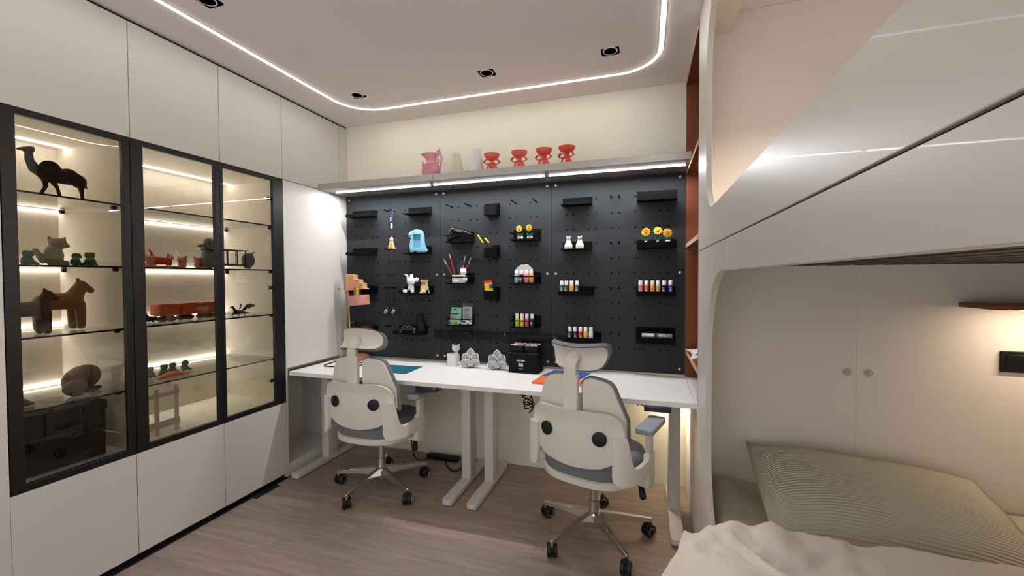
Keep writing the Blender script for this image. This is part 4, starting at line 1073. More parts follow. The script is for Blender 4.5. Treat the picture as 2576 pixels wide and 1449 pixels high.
MB().plate([(.0, .0), (.03, .0), (.03, .05)], fny(.007), .004).build('stand', bl, t)
# shuttlecock charm
t = thing('shuttlecock_charm', 'colourful miniature shuttlecock hanging from a navy strap', 'key charm', (-1.905, 2.875, 1.934))
nv = cmat((24, 34, 84), .7)
MB().tube([(-.012, .0, 0), (-.004, -.004, -.075)], .006, 6, sx=1, sy=.3, up=(1, 0, 0)).tube([(.012, .0, 0), (.004, -.004, -.075)], .006, 6, sx=1, sy=.3, up=(1, 0, 0)).tube([(0, -.004, -.07), (.002, -.004, -.15)], .007, 6, sx=1, sy=.35, up=(1, 0, 0)).build('strap', nv, t)
B(-.009, -.001, -.0085, -.005, -.095, -.065).build('tag', M['whitecap'], t, smooth=0)
B(-.006, .008, -.010, -.004, -.15, -.11).build('clasp', M['whitecap'], t, bevel=.001, seg=1)
MB().tube(smoothpath([(.001, -.005, -.15), (.006, -.006, -.18), (-.004, -.006, -.20), (.003, -.006, -.218)], 4), .0018, 6).build('cord', nv, t)
MB().lathe([(0, -.218), (.007, -.221), (.014, -.232), (.0145, -.246), (0, -.247)], n=18, c=(.003, -.012, 0)).build('cork', M['whitecap'], t)
for k, rgb in enumerate(((206, 110, 150), (60, 150, 90), (40, 110, 170), (120, 60, 150), (222, 60, 60), (200, 50, 40), (232, 150, 40), (90, 150, 90), (232, 190, 50))):
    a = 2*PI*k/9 + .3; c = Vector((.003, -.012, 0))
    MB().tube([c+Vector((.010*math.cos(a), .010*math.sin(a), -.246)), c+Vector((.018*math.cos(a), .018*math.sin(a), -.275)), c+Vector((.030*math.cos(a), .026*math.sin(a), -.312))], [.005, .008, .010], 6, sx=1, sy=.3, up=(-math.sin(a), math.cos(a), 0)).build('feather', cmat(rgb, .6), t)
for z, r in ((-.258, .0145), (-.272, .019)):
    MB().tube([(.003+r*math.cos(2*PI*k/20), -.012+r*math.sin(2*PI*k/20), z) for k in range(20)], .0022, 6, closed=True).build('band', M['whitecap'], t)
# black medals
for x, w in ((-1.962, 'left'), (-1.893, 'right')):
    t = thing('black_medal', 'round black medal with a white sticker, %s of two hanging on cords' % w, 'medal', (x, 2.872, 1.318), 0, 'black medals on the left pegboard')
    MB().tube([(-.012, .01, 0), (0, 0, -.09), (.002, -.004, -.155)], .004, 6, sx=1, sy=.3, up=(1, 0, 0)).tube([(.012, .01, 0), (.004, 0, -.09), (.004, -.004, -.155)], .004, 6, sx=1, sy=.3, up=(1, 0, 0)).build('cord', M['black'], t)
    MB().lathe([(0, -.004), (.034, -.004), (.038, 0), (.034, .004), (0, .004)], n=28).build('disc', M['black_sh'], t, loc=(0, -.006, -.196), rot=(PI/2, 0, 0))
    s = MB().obox((0, 0, 0), (.022, .001, .034)).build('sticker', cmat((220, 212, 190)), t, loc=(0, -.0108, -.19), rot=(0, .6, 0))
    MB().obox((.001, -.0009, -.003), (.010, .0006, .012)).build('sticker_mark', M['black'], s)
# white mouse, sand tower
t = thing('mouse_figurine', 'white big-eared mouse figurine sitting next to the sand tower', 'figurine', (-1.735, 2.868, 1.2755))
mb = MB(); mb.ell((0, 0, .035), (.028, .024, .034)).ell((.004, -.004, .090), (.034, .030, .034)).ell((.048, .004, .103), (.019, .007, .020)).cap((-.024, 0, .100), (-.032, 0, .135), .010, .009).cap((-.032, 0, .137), (-.056, 0, .143), .006, .004).cap((.006, 0, .118), (.006, 0, .136), .016, .013)
mb.cap((-.022, -.02, .012), (-.038, -.034, .014), .014).cap((.022, -.02, .012), (.034, -.034, .014), .014)
mb.blob('body', M['white'], t, vox=.0035, it=2)
MB().ell((-.014, -.036, .088), (.003, .002, .004), 8).build('nose', cmat((196, 130, 120)), t)
t = thing('sand_tower', 'sand-coloured lighthouse tower figurine with arched windows', 'figurine', (-1.617, 2.868, 1.2755))
sd = cmat((206, 182, 130), .8, bump=.3, bscale=250)
MB().lathe([(0, 0), (.042, 0), (.040, .010), (.034, .016), (.027, .060), (.0265, .085), (.031, .090), (.032, .102), (.028, .104), (.026, .097), (0, .097)], n=24).build('tower', sd, t)
MB().lathe([(0, 0), (.017, 0), (.015, .045), (.0, .050)], c=(.026, -.012, .0), n=14).ell((.012, -.028, .012), (.022, .012, .014)).build('rocks', sd, t)
for a in (-112, -62):
    c = Vector((math.cos(math.radians(a))*.0262, math.sin(math.radians(a))*.0262, .074)); d = Vector((c.x, c.y, 0)).normalized()
    MB().tube([c-d*.003, c+d*.0015], [.0055, .0055], 12, sx=1.6, sy=1., up=(0, 0, 1)).build('window', cmat((86, 66, 40)), t)
# controller and stand
t = thing('game_controller', 'black game controller lying on its pegboard tray', 'controller', (-1.752, 2.855, .9605))
mb = MB(); mb.ell((0, 0, .040), (.058, .024, .024)).cap((-.05, -.006, .035), (-.062, -.022, .014), .020, .014).cap((.05, -.006, .035), (.062, -.022, .014), .020, .014)
mb.blob('shell', M['black_sh'], t, vox=.004, it=3)
for x in (-.022, .022): MB().cyl((x, -.018, .050), (x, -.028, .060), .008, .010, 14).build('thumb_stick', M['black'], t)
for x, z in ((.040, .052), (.048, .045), (.032, .045), (.040, .038)): MB().cyl((x, -.020, z), (x, -.027, z+.002), .0042, n=10).build('button', cmat((70, 74, 80), .2), t)
MB().box(-.014, .014, -.026, -.018, .050, .058).build('touch_bar', cmat((120, 122, 126), .2), t, bevel=.001)
MB().tube([(-.046, -.024, .046), (-.034, -.024, .046)], .003, 6).tube([(-.040, -.024, .040), (-.040, -.024, .052)], .003, 6).build('direction_pad', cmat((60, 62, 66)), t)
t = thing('controller_stand', 'black rounded stand rising behind the game controller', 'stand', (-1.675, 2.895, .9605))  # plain rounded black stand behind the controller
mb = MB(); mb.cap((0, 0, .02), (0, 0, .11), .034, .026).ell((-.003, -.004, .125), (.036, .020, .022)).cap((.02, 0, .02), (.03, 0, .075), .026, .018)
mb.blob('body', M['black'], t, vox=.005, it=4)
# black gadget above the left headrest
t = thing('black_gadget', 'black gadget box with red lettering and an orange wire', 'gadget', (-2.18, 2.87, .9545))
B(-.10, .10, -.022, .022, 0, .066).build('case', M['black'], t, bevel=.005)
B(.0, .075, -.0232, -.021, .04, .052).build('red_print', cmat((120, 22, 20)), t, smooth=0)
MB().ell((-.085, 0, .072), (.018, .016, .016)).build('knob', M['black_sh'], t)
MB().tube(smoothpath([(-.12, -.01, .08), (-.10, -.015, .075), (-.085, -.02, .06), (-.075, -.024, .04)], 4), .0016, 6).build('wire', cmat((186, 84, 30)), t)
# glue gun
t = thing('glue_gun', 'black glue gun with orange trigger resting on the upper rack', 'glue gun', (-1.325, 2.865, 1.6625))
mb = MB(); mb.cap((-.045, 0, .085), (.055, 0, .062), .026, .020).cap((-.055, 0, .075), (-.075, -.004, .022), .024, .022).cap((-.06, 0, .03), (.01, 0, .045), .013, .011).cap((.06, 0, .060), (.088, 0, .055), .013, .009)
mb.blob('body', M['black_sh'], t, vox=.004, it=3)
MB().ell((-.043, -.020, .094), (.010, .010, .006)).build('switch', cmat((226, 120, 40)), t)
MB().obox((.008, -.0255, .078), (.05, .002, .016), Matrix.Rotation(.22, 3, 'Y')).build('rating_plate', cmat((96, 90, 88)), t)
MB().tube([(.088, -.002, .055), (.106, -.004, .050)], [.004, .002], 8).build('nozzle', M['bolt'], t)
# pliers
t = thing('pliers', 'yellow and black pliers with handles up, standing in a black cup', 'pliers', (-1.078, 2.878, 1.602))
t.scale = (1.2, 1.2, 1.2)
Rk, Yl = M['rubber'], cmat((232, 184, 60), .5)
for dx, L, nm in ((-.028, .105, 0), (.010, .078, 1)):
    P = [Vector((dx*.25+.012, 0, -.045)), Vector((dx*.55+.004, 0, .0)), Vector((dx-.012, -.004, .035)), Vector((dx-.045-.008*(1-nm), -.006, L*.88))]
    P = smoothpath(P, 5); h = MB().tube(P, [.006]*4 + [.009]*(len(P)-6) + [.008, .006], 8).build('handle', Rk, t)
    k = len(P)
    MB().tube([p+Vector((-.002, -.0045, .001)) for p in P[k-6:k-1]], .0062, 8).build('grip', Yl, h)
    MB().tube([p+Vector((-.007, -.004, -.002)) for p in P[4:k-6]], .0026, 6).build('grip_stripe', Yl, h)
MB().tube([(.004, 0, -.055), (.006, 0, -.03)], [.006, .011], 10).build('jaw', M['bolt'], t)
# card box
t = thing('card_box', 'small red, yellow and blue card box standing in the lowest black cup', 'box', (-1.083, 2.875, 1.250), 0)
o = MB().obox((0, 0, .060), (.056, .022, .120)).build('carton', cmat((240, 196, 26), .5), t, rot=(0, -.12, 0))
MB().obox((0, 0, .113), (.0566, .0226, .017)).build('red_band', cmat((214, 50, 50)), o); MB().obox((0, 0, .102), (.0564, .0224, .006)).build('orange_band', cmat((236, 130, 40)), o)
MB().obox((.019, -.0005, .077), (.0185, .0226, .030)).build('blue_patch', cmat((22, 70, 110)), o)
MB().obox((.0, -.0112, .085), (.012, .001, .004)).obox((-.012, -.0112, .078), (.012, .001, .004)).build('print', cmat((196, 140, 20)), o)
# cat brush pot with brushes
t = thing('brush_pot', 'white cat-shaped brush pot in the middle rack', 'pot', (-1.322, 2.868, 1.352))
MB().plate(rrect(-.052, .045, -.03, .03, .014, 4), fnz(0), .062, [rrect(-.046, .039, -.024, .024, .010, 4)]).plate(rrect(-.050, .043, -.028, .028, .012, 4), fnz(0), .006).build('trough', M['white'], t)
mb = MB(); mb.ell((.042, 0, .030), (.020, .026, .030)).ell((.034, -.004, .083), (.025, .022, .024)).cap((.018, -.004, .098), (.015, -.004, .110), .010, .004).cap((.046, -.004, .098), (.050, -.004, .110), .010, .004).ell((-.012, -.028, .018), (.03, .010, .016))
mb.blob('cat', M['white'], t, vox=.0035, it=2)
def brush(dx, dz, kind, base, label):
    t = thing('paint_brush', label, 'paint brush', (-1.322+base, 2.868, 1.362), 0, 'paint brushes in the white cat pot')
    a = Vector((0, 0, 0)); e = Vector((dx, -.006, dz)); d = (e-a).normalized(); L = (e-a).length
    hm = {'red': cmat((168, 26, 30), .3), 'grey': cmat((70, 76, 80), .3), 'white': cmat((216, 200, 192), .4)}[kind]
    MB().tube([a, a+d*(L-.055), a+d*(L-.045)], [.0030, .0042, .0036], 10).build('handle', hm, t)
    MB().tube([a+d*(L-.046), a+d*(L-.018)], [.0042, .005], 10).build('ferrule', M['bolt'] if kind != 'grey' else M['acrylic'], t)
    MB().tube([a+d*(L-.018), a+d*(L-.006), a+d*L], [.0048, .0052, .0018], 10).build('bristles', cmat((168, 110, 80), .8) if kind != 'grey' else cmat((60, 60, 62), .8), t)
brush(-.098, .172, 'red', -.030, 'red paint brush leaning furthest left in the cat pot')
brush(-.063, .216, 'red', -.018, 'tall red paint brush, second from the left in the cat pot')
brush(.048, .196, 'red', .004, 'thin red paint brush leaning right, the taller of two')
brush(.088, .176, 'red', .010, 'thin red paint brush leaning furthest right in the cat pot')
brush(-.046, .150, 'grey', -.022, 'clear-handled brush between the two left red brushes')
brush(-.010, .180, 'grey', .0, 'dark clear-handled brush standing upright in the cat pot')
brush(.016, .165, 'grey', .004, 'wide dark brush behind the white brush')
brush(.040, .118, 'white', -.002, 'white paint brush crossing in front of the cat head')
# green packs, card pack, toy car
t = thing('crayon_pack', 'green hanging pack with a tab, in the lowest left rack', 'pack', (-1.365, 2.888, 1.0385), 0)
MB().plate([(-.043, 0), (.043, 0), (.046, .118), (.046, .128), (-.034, .130), (-.036, .100), (-.042, .098)], fny(-.010), .012).build('card', cmat((136, 188, 168), .5), t, rot=(-.10, 0, 0))
B(-.043, .040, -.030, -.018, 0, .032).build('lower_box', cmat((150, 196, 120), .5), t, bevel=.001, seg=1)
B(-.040, -.026, -.0307, -.030, .004, .028).build('green_bar', cmat((30, 110, 60)), t, smooth=0)
MB().plate([(-.01, .006), (.034, .004), (.020, .026)], fny(-.0309), .0008).build('leaf_print', cmat((40, 140, 60)), t)
B(-.034, .034, -.0205, -.0195, .078, .086).build('dark_print', cmat((60, 40, 36)), t, smooth=0)
MB().lathe([(0, 0), (.012, 0), (.012, .001), (0, .001)], n=16).build('fish_print', cmat((214, 110, 80)), t, loc=(-.018, -.0195, .055), rot=(PI/2, 0, 0))
MB().lathe([(0, 0), (.008, 0), (.008, .001), (0, .001)], n=16).build('hang_hole', M['hole'], t, loc=(.004, -.0215, .115), rot=(PI/2, 0, 0)).scale = (1.7, .7, 1)
t = thing('card_pack', 'clear-wrapped pack with printed lines next to the green pack', 'pack', (-1.272, 2.892, 1.0385), 0)
B(-.036, .036, -.006, .004, .0, .135).build('card', cmat((178, 196, 182), .5), t, rot=(-.06, 0, 0))
mb = MB()
for k in range(9): mb.box(-.028, .028 - (k % 3)*.008, -.0075, -.0062, .05+k*.009, .0535+k*.009)
mb.build('printed_lines', cmat((92, 120, 118)), t, rot=(-.06, 0, 0), smooth=0)
B(-.045, .045, -.009, .007, -.002, .162).build('wrapper', M['acrylic'], t, rot=(-.06, 0, 0), smooth=0)
t = thing('toy_car', 'white toy car parked in front of the printed pack', 'toy car', (-1.276, 2.856, 1.0385))
pr = [(-.050, .008), (-.050, .017), (-.036, .022), (-.018, .033), (.012, .034), (.030, .022), (.050, .019), (.052, .008)]
MB().plate(pr, fny(-.017), .034).build('body', cmat((214, 208, 224), .25), t, bevel=.003)
MB().plate([(-.030, .0225), (-.016, .0305), (.009, .0315), (.024, .0225)], fny(-.0182), .0364).build('windows', M['black_sh'], t)
for x in (-.031, .033):
    for y in (-.016, .016): MB().cyl((x, y-.003, .0085), (x, y+.003, .0085), .0085, n=16).build('wheel', M['rubber'], t)

# ================================================================ VASES ON THE WALL SHELF
ZS = 2.1125
t = thing('pitcher', 'pink glazed pitcher with leaf handle on the wall shelf', 'pitcher', (-1.475, 2.735, ZS), -.1)
pk = cmat((224, 156, 170), .35)
def spout(r, z, a):
    if z > .125: return r*(1 + 1.0*max(0, math.cos(a-PI))**3*((z-.125)/.05)**1.3)
    return r
MB().lathe([(0, 0), (.045, 0), (.052, .006), (.064, .035), (.066, .055), (.058, .085), (.042, .108), (.035, .122), (.036, .140), (.040, .165), (.044, .176), (.040, .176), (.034, .150), (.030, .122), (0, .10)], n=40, fn=spout).build('body', pk, t)
MB().tube(smoothpath([(.034, 0, .158), (.055, 0, .175), (.075, 0, .165), (.085, 0, .135), (.078, 0, .095), (.066, 0, .060), (.060, 0, .045)], 5), .0065, 10).build('handle', pk, t)
lv = MB()
for (x, y, z, a) in ((.062, 0, .196, .5), (.072, 0, .180, 2.2), (.064, -.01, .108, 1.), (.062, -.01, .125, 2.), (.075, -.015, .038, 2.4), (.068, -.02, .050, .4), (-.068, -.012, .10, .2), (-.060, -.02, .112, 2.), (-.005, -.066, .06, .3), (-.02, -.062, .07, 1.2), (.012, -.064, .052, 2.)):
    lv.ell((x, y, z), (.014, .005, .008), 8, Matrix.Rotation(-a, 3, 'Y'))
lv.build('leaves', pk, t)
vn = MB(); vn.tube(smoothpath([(.05, -.035, .10), (.02, -.062, .09), (-.02, -.064, .078), (-.05, -.045, .05), (-.058, -.03, .02)], 5), .004, 6).tube(smoothpath([(.058, -.02, .185), (.062, 0, .165), (.05, -.01, .14)], 4), .0035, 6)
vn.build('vine', pk, t)
def spiral(x, h, m_, label):
    t = thing('spiral_vase', label, 'vase', (x, 2.735, ZS), 0, 'twisted vases on the wall shelf')
    prof = [(0, 0), (.050, 0)] + [(.054*(1-.0) - .030*max(0, (k/22-.05))**.85, h*k/22) for k in range(1, 23)] + [(.018, h), (.018, h*.6), (0, h*.6)]
    mb = MB()
    mb.lathe(prof, n=96, fn=lambda r, z, a: r*(1+.055*math.cos(20*(a+z*7.))) if r > .019 else r).build('body', m_, t, smooth=60)
spiral(-1.277, .160, cmat((226, 222, 196), .5), 'cream twisted vase next to the pink pitcher')
spiral(-1.122, .175, cmat((242, 241, 238), .45), 'white twisted vase, the tallest of the two vases')
def bowstand(x, rz, rgb, label):
    t = thing('bow_stand', label, 'candle holder', (x, 2.72, ZS), rz, 'bow candle holders on the wall shelf')
    m_ = cmat(rgb, .5)
    MB().lathe([(0, .086), (.020, .087), (.040, .097), (.052, .112), (.0555, .124), (.0515, .124), (.040, .104), (0, .100)], n=36).build('dish', m_, t)
    for s in (-1, 1):
        P = smoothpath([(0, -.012, .068), (s*.022, -.022, .082), (s*.046, -.014, .080), (s*.050, -.008, .064), (s*.030, -.016, .054), (0, -.012, .062)], 5)
        MB().tube(P, .010, 8, sx=.25, sy=1., up=(0, 0, 1)).build('bow_loop', m_, t)
    MB().ell((0, -.018, .065), (.011, .010, .012)).build('knot', m_, t)
    MB().tube(smoothpath([(0, -.012, .062), (-.022, -.014, .045), (-.030, -.012, .02), (-.024, -.012, 0)], 5), .008, 8, sx=1, sy=.35, up=(1, 0, 0)).build('ribbon_tail', m_, t)
    MB().tube(smoothpath([(0, -.010, .062), (.014, -.012, .045), (.030, -.014, .02), (.028, -.012, 0)], 5), .015, 8, sx=1, sy=.3, up=(1, 0, 0)).build('ribbon_tail', m_, t)
    MB().tube([(0, .012, .0), (0, .012, .09)], [.020, .012], 12).build('stem', m_, t)
for x, rz, c, w in ((-1.005, .35, (244, 118, 106), 'next to the white twisted vase'), (-.808, 0, (244, 116, 103), 'second of four'), (-.638, -.15, (238, 106, 88), 'third of four'), (-.486, -.35, (234, 98, 76), 'nearest the bookcase')):
    bowstand(x, rz, c, 'coral red dish on a ribbon bow foot, ' + w)

# ================================================================ THINGS IN THE DISPLAY CABINETS
Z1, Z2, Z3, Z4, ZF = 1.7555, 1.4525, 1.1505, .8455, .5475
# camel: head to -y
t = thing('camel_figurine', 'dark two-humped camel figurine on the top glass shelf', 'figurine', (-2.50, 1.182, Z1))
t.scale = (1.05, 1.03, 1.04)
mb = MB()
mb.cap((0, -.035, .095), (0, .056, .090), .034, .029).ell((0, -.026, .118), (.022, .036, .034)).ell((0, .034, .106), (.021, .034, .026)).ell((0, .068, .083), (.023, .028, .030))
mb.cap((0, -.045, .092), (0, -.075, .106), .026, .018).cap((0, -.075, .106), (0, -.090, .140), .019, .014).cap((0, -.090, .140), (0, -.090, .176), .014, .012).cap((0, -.084, .183), (0, -.108, .178), .013, .009).cap((0, -.108, .178), (0, -.122, .174), .008, .006).cap((0, -.080, .188), (0, -.074, .196), .005, .0025)
for x, y0, ym, y1 in ((-.013, -.040, -.036, -.052), (.013, -.036, -.012, -.004), (-.013, .078, .082, .088), (.013, .070, .072, .072)):
    mb.cap((x, y0, .080), (x, ym, .042), .013, .008).cap((x, ym, .042), (x, y1, .007), .007, .0068)
mb.cap((0, .088, .085), (0, .096, .055), .006, .003)
mb.blob('body', cmat((34, 36, 40), .8), t, vox=.0042, it=2, smooth=0)
# frogs
def frog(loc, rz, label, group, s=1.):
    t = thing('frog_figurine', label, 'figurine', loc, rz, group)
    if 'frog' not in MESH:
        mb = MB(); mb.ell((0, 0, .020), (.022, .020, .022)).ell((0, -.006, .050), (.020, .019, .016)).ell((-.011, -.006, .059), .0075).ell((.011, -.006, .059), .0075).cap((-.018, -.010, .010), (-.026, -.020, .006), .009, .006).cap((.018, -.010, .010), (.026, -.020, .006), .009, .006).ell((0, -.018, .046), (.016, .010, .009))
        o = mb.blob('body', cmat((28, 96, 58), .6), t, vox=.003, it=2); MESH['frog'] = o.data
        mb = MB(); mb.ell((-.011, -.0125, .061), .003, 8).ell((.011, -.0125, .061), .003, 8); o = mb.build('eyes', M['black'], t); MESH['frogeye'] = o.data
    else:
        for n_, k in (('body', 'frog'), ('eyes', 'frogeye')):
            o = bpy.data.objects.new(n_, MESH[k]); COL.objects.link(o); o.parent = t
    t.scale = (s, s, s)
MESH = {}
g = 'green frogs in the glass cabinets'
frog((-2.52, 1.083, Z2), 1.6, 'green frog figurine left of the pale cat, behind the left glass door', g, .95)
frog((-2.50, 1.232, Z2), 1.9, 'green frog figurine directly right of the pale cat', g, .88)
frog((-2.50, 1.286, Z2), .9, 'green frog figurine nearest the partition, right of the pale cat', g, .98)
frog((-2.60, 1.585, Z4), 1.0, 'dark green frog figurine cut off by the door frame above the white crate', g, .95)
frog((-2.60, 1.656, Z4), 1.2, 'dark green frog figurine above the carrot-coloured fish, second in its row', g, .95)
frog((-2.62, 1.712, Z4), 1.4, 'dark green frog figurine above the carrot-coloured fish, third in its row', g, .92)
frog((-2.62, 1.780, Z4), 1.6, 'dark green frog figurine at the right end of the frog row', g, .92)
# pale cat
t = thing('cat_figurine', 'pale grey sitting cat figurine between the green frogs', 'figurine', (-2.55, 1.175, Z2), 0)
mb = MB(); mb.ell((0, .006, .045), (.034, .034, .050)).ell((0, .022, .100), (.030, .032, .026)).cap((-.012, .002, .118), (-.014, -.003, .132), .011, .004).cap((.010, .036, .118), (.012, .042, .130), .011, .004).cap((0, -.03, .02), (0, -.052, .065), .013, .011).ell((0, .052, .092), (.012, .012, .010)).cap((0, .03, .01), (0, .045, .01), .016)
mb.blob('body', cmat((178, 170, 154), .7), t, vox=.0038, it=2)
# horses (facing +y)
def horse(loc, s, rgb, label):
    t = thing('horse_figurine', label, 'figurine', loc, 0, 'carved horses in the left cabinet'); mb = MB()
    mb.cap((0, -.062, .135), (0, .035, .138), .038, .042).cap((0, .040, .150), (0, .070, .205), .036, .026).cap((0, .072, .212), (0, .108, .186), .023, .015).cap((0, .062, .225), (0, .060, .243), .010, .006)
    for x, y in ((-.018, .045), (.018, .058), (-.018, -.075), (.018, -.082)): mb.cap((x, y, .12), (x, y+.002, .017), .021, .017)
    mb.blob('body', cmat(rgb, .65), t, vox=.005, it=3); t.scale = (s, s, s)
horse((-2.50, 1.075, Z3), .82, (74, 54, 42), 'dark brown wooden horse with lowered head, in front of the tan horse')
horse((-2.60, 1.228, Z3), 1.0, (146, 110, 76), 'tall tan wooden horse behind the dark brown horse')
# tortoise and half-hidden figurine
t = thing('tortoise_figurine', 'taupe stone tortoise figurine lying on the lowest glass shelf', 'figurine', (-2.56, 1.27, Z4), 0)
MB().ell((-.02, .012, .070), (.062, .074, .058), 28, Matrix.Rotation(.5, 3, 'X')).build('shell', cmat((120, 98, 82), .6), t)
mb = MB(); mb.ell((.035, -.04, .040), (.030, .046, .036), 20).cap((.05, -.052, .012), (.058, -.02, .008), .012, .006).ell((-.02, .06, .012), (.02, .03, .012)).ell((.01, .03, .01), (.03, .03, .012))
mb.blob('head', cmat((126, 104, 88), .6), t, vox=.005, it=3)
MB().tube([(.064, -.060, .030), (.066, -.035, .026), (.062, -.012, .030)], .003, 6).build('mouth', cmat((60, 46, 38)), t)
t = thing('snout_figurine', 'brown pointed figurine half hidden by the cabinet frame', 'figurine', (-2.52, 1.035, Z4), 0)
mb = MB(); mb.ell((0, -.01, .035), (.03, .03, .035)).cap((0, .0, .03), (0, .042, .012), .024, .010).cap((0, .01, .012), (0, .05, .011), .014, .008)
mb.blob('body', cmat((132, 94, 70), .6), t, vox=.004, it=2)
# black storage box
t = thing('storage_box', 'black lidded storage box with an oval hand hole', 'storage box', (-2.63, 1.185, ZF), 0)
kb = cmat((26, 28, 30), .8, bump=.2)
hole = [(.0 + .052*math.copysign(abs(math.cos(q))**.6, math.cos(q)), .185 + .016*math.copysign(abs(math.sin(q))**.8, math.sin(q))) for q in [2*PI*i/20 for i in range(20)]]
MB().plate([(-.135, 0), (.135, 0), (.138, .235), (-.138, .235)], fnx(.138), .004, [hole]).build('front_wall', kb, t, smooth=30)
MB().box(-.14, .137, -.135, .135, .0, .004).box(-.14, -.136, -.135, .135, .0, .235).box(-.136, .138, -.135, -.131, 0, .235).box(-.136, .138, .131, .135, 0, .235).build('body', kb, t, smooth=30)
MB().box(-.146, .150, -.143, .143, .222, .262).build('lid', kb, t, bevel=.003)
MB().plate([(p[0]*1.28, (p[1]-.185)*1.7+.185) for p in hole], fnx(.142), .002, [[(p[0]*1.02, (p[1]-.185)*1.05+.185) for p in hole]]).build('hand_hole_rim', cmat((52, 56, 58), .7), t)
fine_print(8, .07, .012, cmat((70, 76, 78)), 'lettering', t, (.1422, .075, .035), 'y')
# pigs, red cat, board, dachshund organiser
def pig(y, rz, label, x=-2.53):
    t = thing('pig_figurine', label, 'figurine', (x, y, Z2), rz, 'pink pigs in the wide cabinet')
    mb = MB(); mb.ell((0, 0, .018), (.020, .018, .019)).ell((0, -.004, .044), (.024, .021, .020)).cap((-.016, -.002, .060), (-.021, -.004, .070), .007, .003).cap((.016, -.002, .060), (.021, -.004, .070), .007, .003).ell((0, -.023, .040), (.009, .006, .007)).cap((-.012, -.014, .006), (-.012, -.02, .006), .007).cap((.012, -.014, .006), (.012, -.02, .006), .007)
    mb.blob('body', cmat((216, 140, 134), .6), t, vox=.003, it=2)
    MB().ell((-.010, -.022, .051), .0028, 8).ell((.010, -.022, .051), .0028, 8).build('eyes', M['black'], t)
pig(1.555, 1.3, 'pink pig figurine next to the door frame, left of the red cat')
pig(1.700, .9, 'pink pig figurine touching the nose of the red cat', -2.50)
pig(1.800, 1.5, 'pink pig figurine standing alone left of the dog organiser', -2.52)
tag(B(-2.60, -2.50, 1.50, 1.70, Z2+.0003, Z2+.010).build('wooden_board', cmat((196, 126, 50), .6, var=.1), bevel=.002), 'small orange wooden board under the red cat', 'board')
t = thing('red_cat', 'bright red cat figurine with its tail up', 'figurine', (-2.55, 1.625, Z2+.0105), 0)
mb = MB(); mb.cap((0, -.030, .030), (0, .030, .028), .022, .021).ell((0, .044, .048), (.015, .018, .017)).cap((0, .036, .062), (0, .034, .072), .006, .003).cap((0, .052, .060), (0, .053, .069), .006, .003).cap((0, -.045, .045), (0, -.048, .065), .008, .006).cap((0, -.048, .065), (0, -.060, .090), .006, .003)
for x in (-.012, .012):
    for y in (-.040, .036): mb.cap((x, y, .02), (x, y, .008), .011, .008)
mb.blob('body', cmat((196, 26, 22), .5), t, vox=.0032, it=2)
t = thing('dog_organiser', 'grey dachshund-shaped organiser rack with clear compartments', 'organiser', (-2.50, 2.0, Z2), 0)
gd = cmat((118, 124, 124), .6)
mb = MB(); mb.cap((0, -.155, .035), (0, -.150, .120), .040, .028).ell((0, -.143, .152), (.026, .036, .032)).cap((0, -.165, .143), (0, -.195, .133), .014, .010).cap((0, -.13, .02), (0, -.165, .016), .018, .015)
mb.blob('front', gd, t, vox=.005, it=3)
mb = MB(); mb.ell((0, .115, .060), (.036, .042, .050)).cap((0, .10, .02), (0, .12, .014), .018, .014).cap((0, .135, .104), (0, .160, .112), .007, .005).cap((0, .160, .112), (0, .168, .125), .005, .003)
mb.blob('rump', gd, t, vox=.005, it=3)
MB().ell((.010, -.115, .145), (.020, .016, .030), 14).build('ear', cmat((28, 26, 26), .6), t)
MB().ell((.022, -.158, .158), .005, 10).build('eye', M['black'], t); MB().ell((0, -.207, .132), .006, 10).build('nose', M['black'], t)
MB().tube([(.036*math.cos(q), -.150+.033*math.sin(q), .108-.010*math.sin(q)) for q in [2*PI*k/20 for k in range(20)]], .004, 8, closed=True).build('collar', M['black'], t)
mb = MB()
for z in (.028, .118): 
    for x in (-.034, .034): mb.cyl((x, -.13, z), (x, .09, z), .0035, n=8)
for y in (-.06, .0, .065): mb.tube([(-.034, y, .028), (.034, y, .028), (.034, y, .118), (-.034, y, .118)], .0035, 8, closed=True)
mb.build('rack_wires', cmat((56, 60, 62), .5), t)
B(-.030, .030, -.12, .085, .020, .024).build('rack_floor', gd, t, smooth=0)
for y in (-.098, -.03, .033): B(-.028, .031, y-.024, y+.024, .0245, .105).build('pocket', M['acrylic'], t, smooth=0)
# dragons, orange blocks, olive rocks
def dragon(loc, rz, label):
    t = thing('dragon_figurine', label, 'figurine', loc, rz, 'navy dragons in the wide cabinet'); dk = cmat((22, 24, 48), .45)
    mb = MB(); mb.cap((0, -.03, .022), (0, .03, .020), .016, .013).cap((0, -.035, .03), (0, -.055, .055), .010, .007).cap((0, -.057, .058), (0, -.078, .054), .008, .004).cap((0, .035, .016), (0, .085, .010), .010, .003)
    for x in (-.018, .018):
        for y in (-.022, .022): mb.cap((x, y, .014), (x*1.3, y-.006, .007), .008, .006)
    mb.blob('body', dk, t, vox=.0035, it=1)
    for s in (-1, 1):
        w = [(0, 0), (.030, .034), (.055, .040), (.085, .026), (.075, .016), (.060, .018), (.050, .004), (.036, .010), (.020, -.004)]
        MB().plate(w, lambda u, v, q, s=s: (s*(.010+u*.45), .01+u*.85, .034+v+q*.4), .003).build('wing', dk, t)
dragon((-2.60, 1.600, Z3), .5, 'navy dragon figurine left of the orange blocks')
dragon((-2.55, 2.085, Z3), .2, 'navy dragon figurine right of the orange blocks, by the third glass door')
rand = random.Random(5)
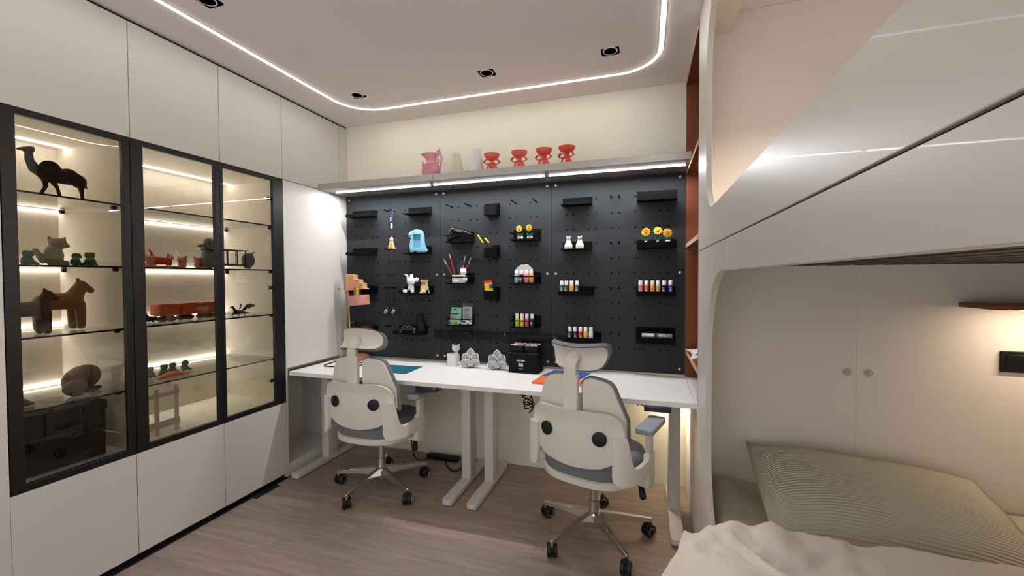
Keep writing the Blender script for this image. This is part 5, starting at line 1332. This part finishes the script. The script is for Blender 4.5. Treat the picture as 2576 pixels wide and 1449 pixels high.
# olive figures lie on the shelf, the orange blocks rest on them
pos = [(-2.58, 1.665), (-2.60, 1.775), (-2.59, 1.885), (-2.60, 1.975)]
for i, (x, y) in enumerate(pos):
    t = thing('olive_stone', 'olive mossy stone under the orange blocks, ' + ('leftmost', 'second from the left', 'third from the left', 'half behind the door frame')[i], 'stone', (x, y, Z3), 0, 'olive stones in the wide cabinet')
    mb = MB(); mb.ell((0, 0, .017), (.036, .050, .017)).ell((.01, .014, .016), (.026, .030, .0175)).ell((-.004, -.022, .015), (.026, .024, .018))
    mb.blob('rock', cmat((104, 92, 48), .8, var=.2, vscale=40, bump=.4, bscale=80), t, vox=.004, it=1)
for i, (y, L) in enumerate(((1.640, .098), (1.752, .098), (1.862, .105))):
    t = thing('orange_block', 'orange loaf-shaped block, ' + ('left', 'middle', 'right')[i] + ' one of three on the olive stones', 'block', (-2.55, y, Z3+.0355), 0, 'orange blocks in the wide cabinet')
    MB().plate(rrect(-L/2, L/2, 0, .066, .010, 4), lambda u, v, w: (-.05+w, u, v), .085).build('block', cmat((206, 92, 28), .55, var=.12, vscale=25), t, bevel=.006, rot=(.02*(i-1), 0, .06*(i-1)))
# fish
t = thing('fish_figurine', 'orange articulated fish lying in front of the green frogs', 'figurine', (-2.50, 1.64, Z4), math.radians(2))
for k in range(9):
    r = .022*math.sin(PI*(k+1)/11)+.005
    MB().ell((0, -.075+k*.0145, r*.62), (r, .011, r*.6), 12).build('segment', cmat((222, 108, 34), .55), t)
MB().plate([(.052, -.004), (.100, -.020), (.092, 0), (.100, .022)], lambda u, v, w: (v, u, .006+w), .005).build('tail_fin', cmat((206, 96, 46), .55), t)
# clear acrylic crate
t = thing('acrylic_rack', 'clear acrylic rack with two compartments on the cabinet floor', 'rack', (-2.60, 1.555, ZF), 0)
fr = mat('frosted_acrylic', (236, 230, 218), .3, alpha=.75)
for z0, z1 in ((.03, .07), (.20, .225)): B(.094, .100, -.115, .115, z0, z1).build('cross_bar', fr, t, bevel=.001, seg=1)
for y in (-.112, -.012, .088): B(.092, .0995, y, y+.022, .0, .25).build('post', fr, t, bevel=.001, seg=1)
for x0, x1, y0, y1, z0, z1 in ((-.12, .09, -.115, .115, .0, .006), (-.12, .09, -.115, -.110, .006, .25), (-.12, .09, .110, .115, .006, .25), (-.12, -.115, -.11, .11, .006, .25)):
    B(x0, x1, y0, y1, z0, z1).build('panel', M['acrylic'], t, smooth=0)
# things on the bookcase shelves
t = thing('green_box', 'small green box on the bookcase shelf behind the bunk panel', 'box', (.30, 2.33, 1.6035))
B(-.035, .045, -.06, .07, 0, .045).build('box', cmat((52, 130, 96), .6), t, bevel=.002)
t = thing('paper_stack', 'crumpled white paper stack low in the orange bookcase', 'papers', (.31, 2.66, .9255))
for k in range(5):
    random.seed(k); B(-.045, .06, -.13, .13, .004*k, .004*k+.003).build('sheet', M['white'], t, rot=(0, .0, .08*k-.15), smooth=0)
MB().grid(lambda u, v: (-.04+.09*u, -.08+.16*v, .022+.018*abs(math.sin(5*u+2*v))*math.sin(PI*u)), 8, 8).build('crumpled_sheet', M['white'], t, smooth=0)
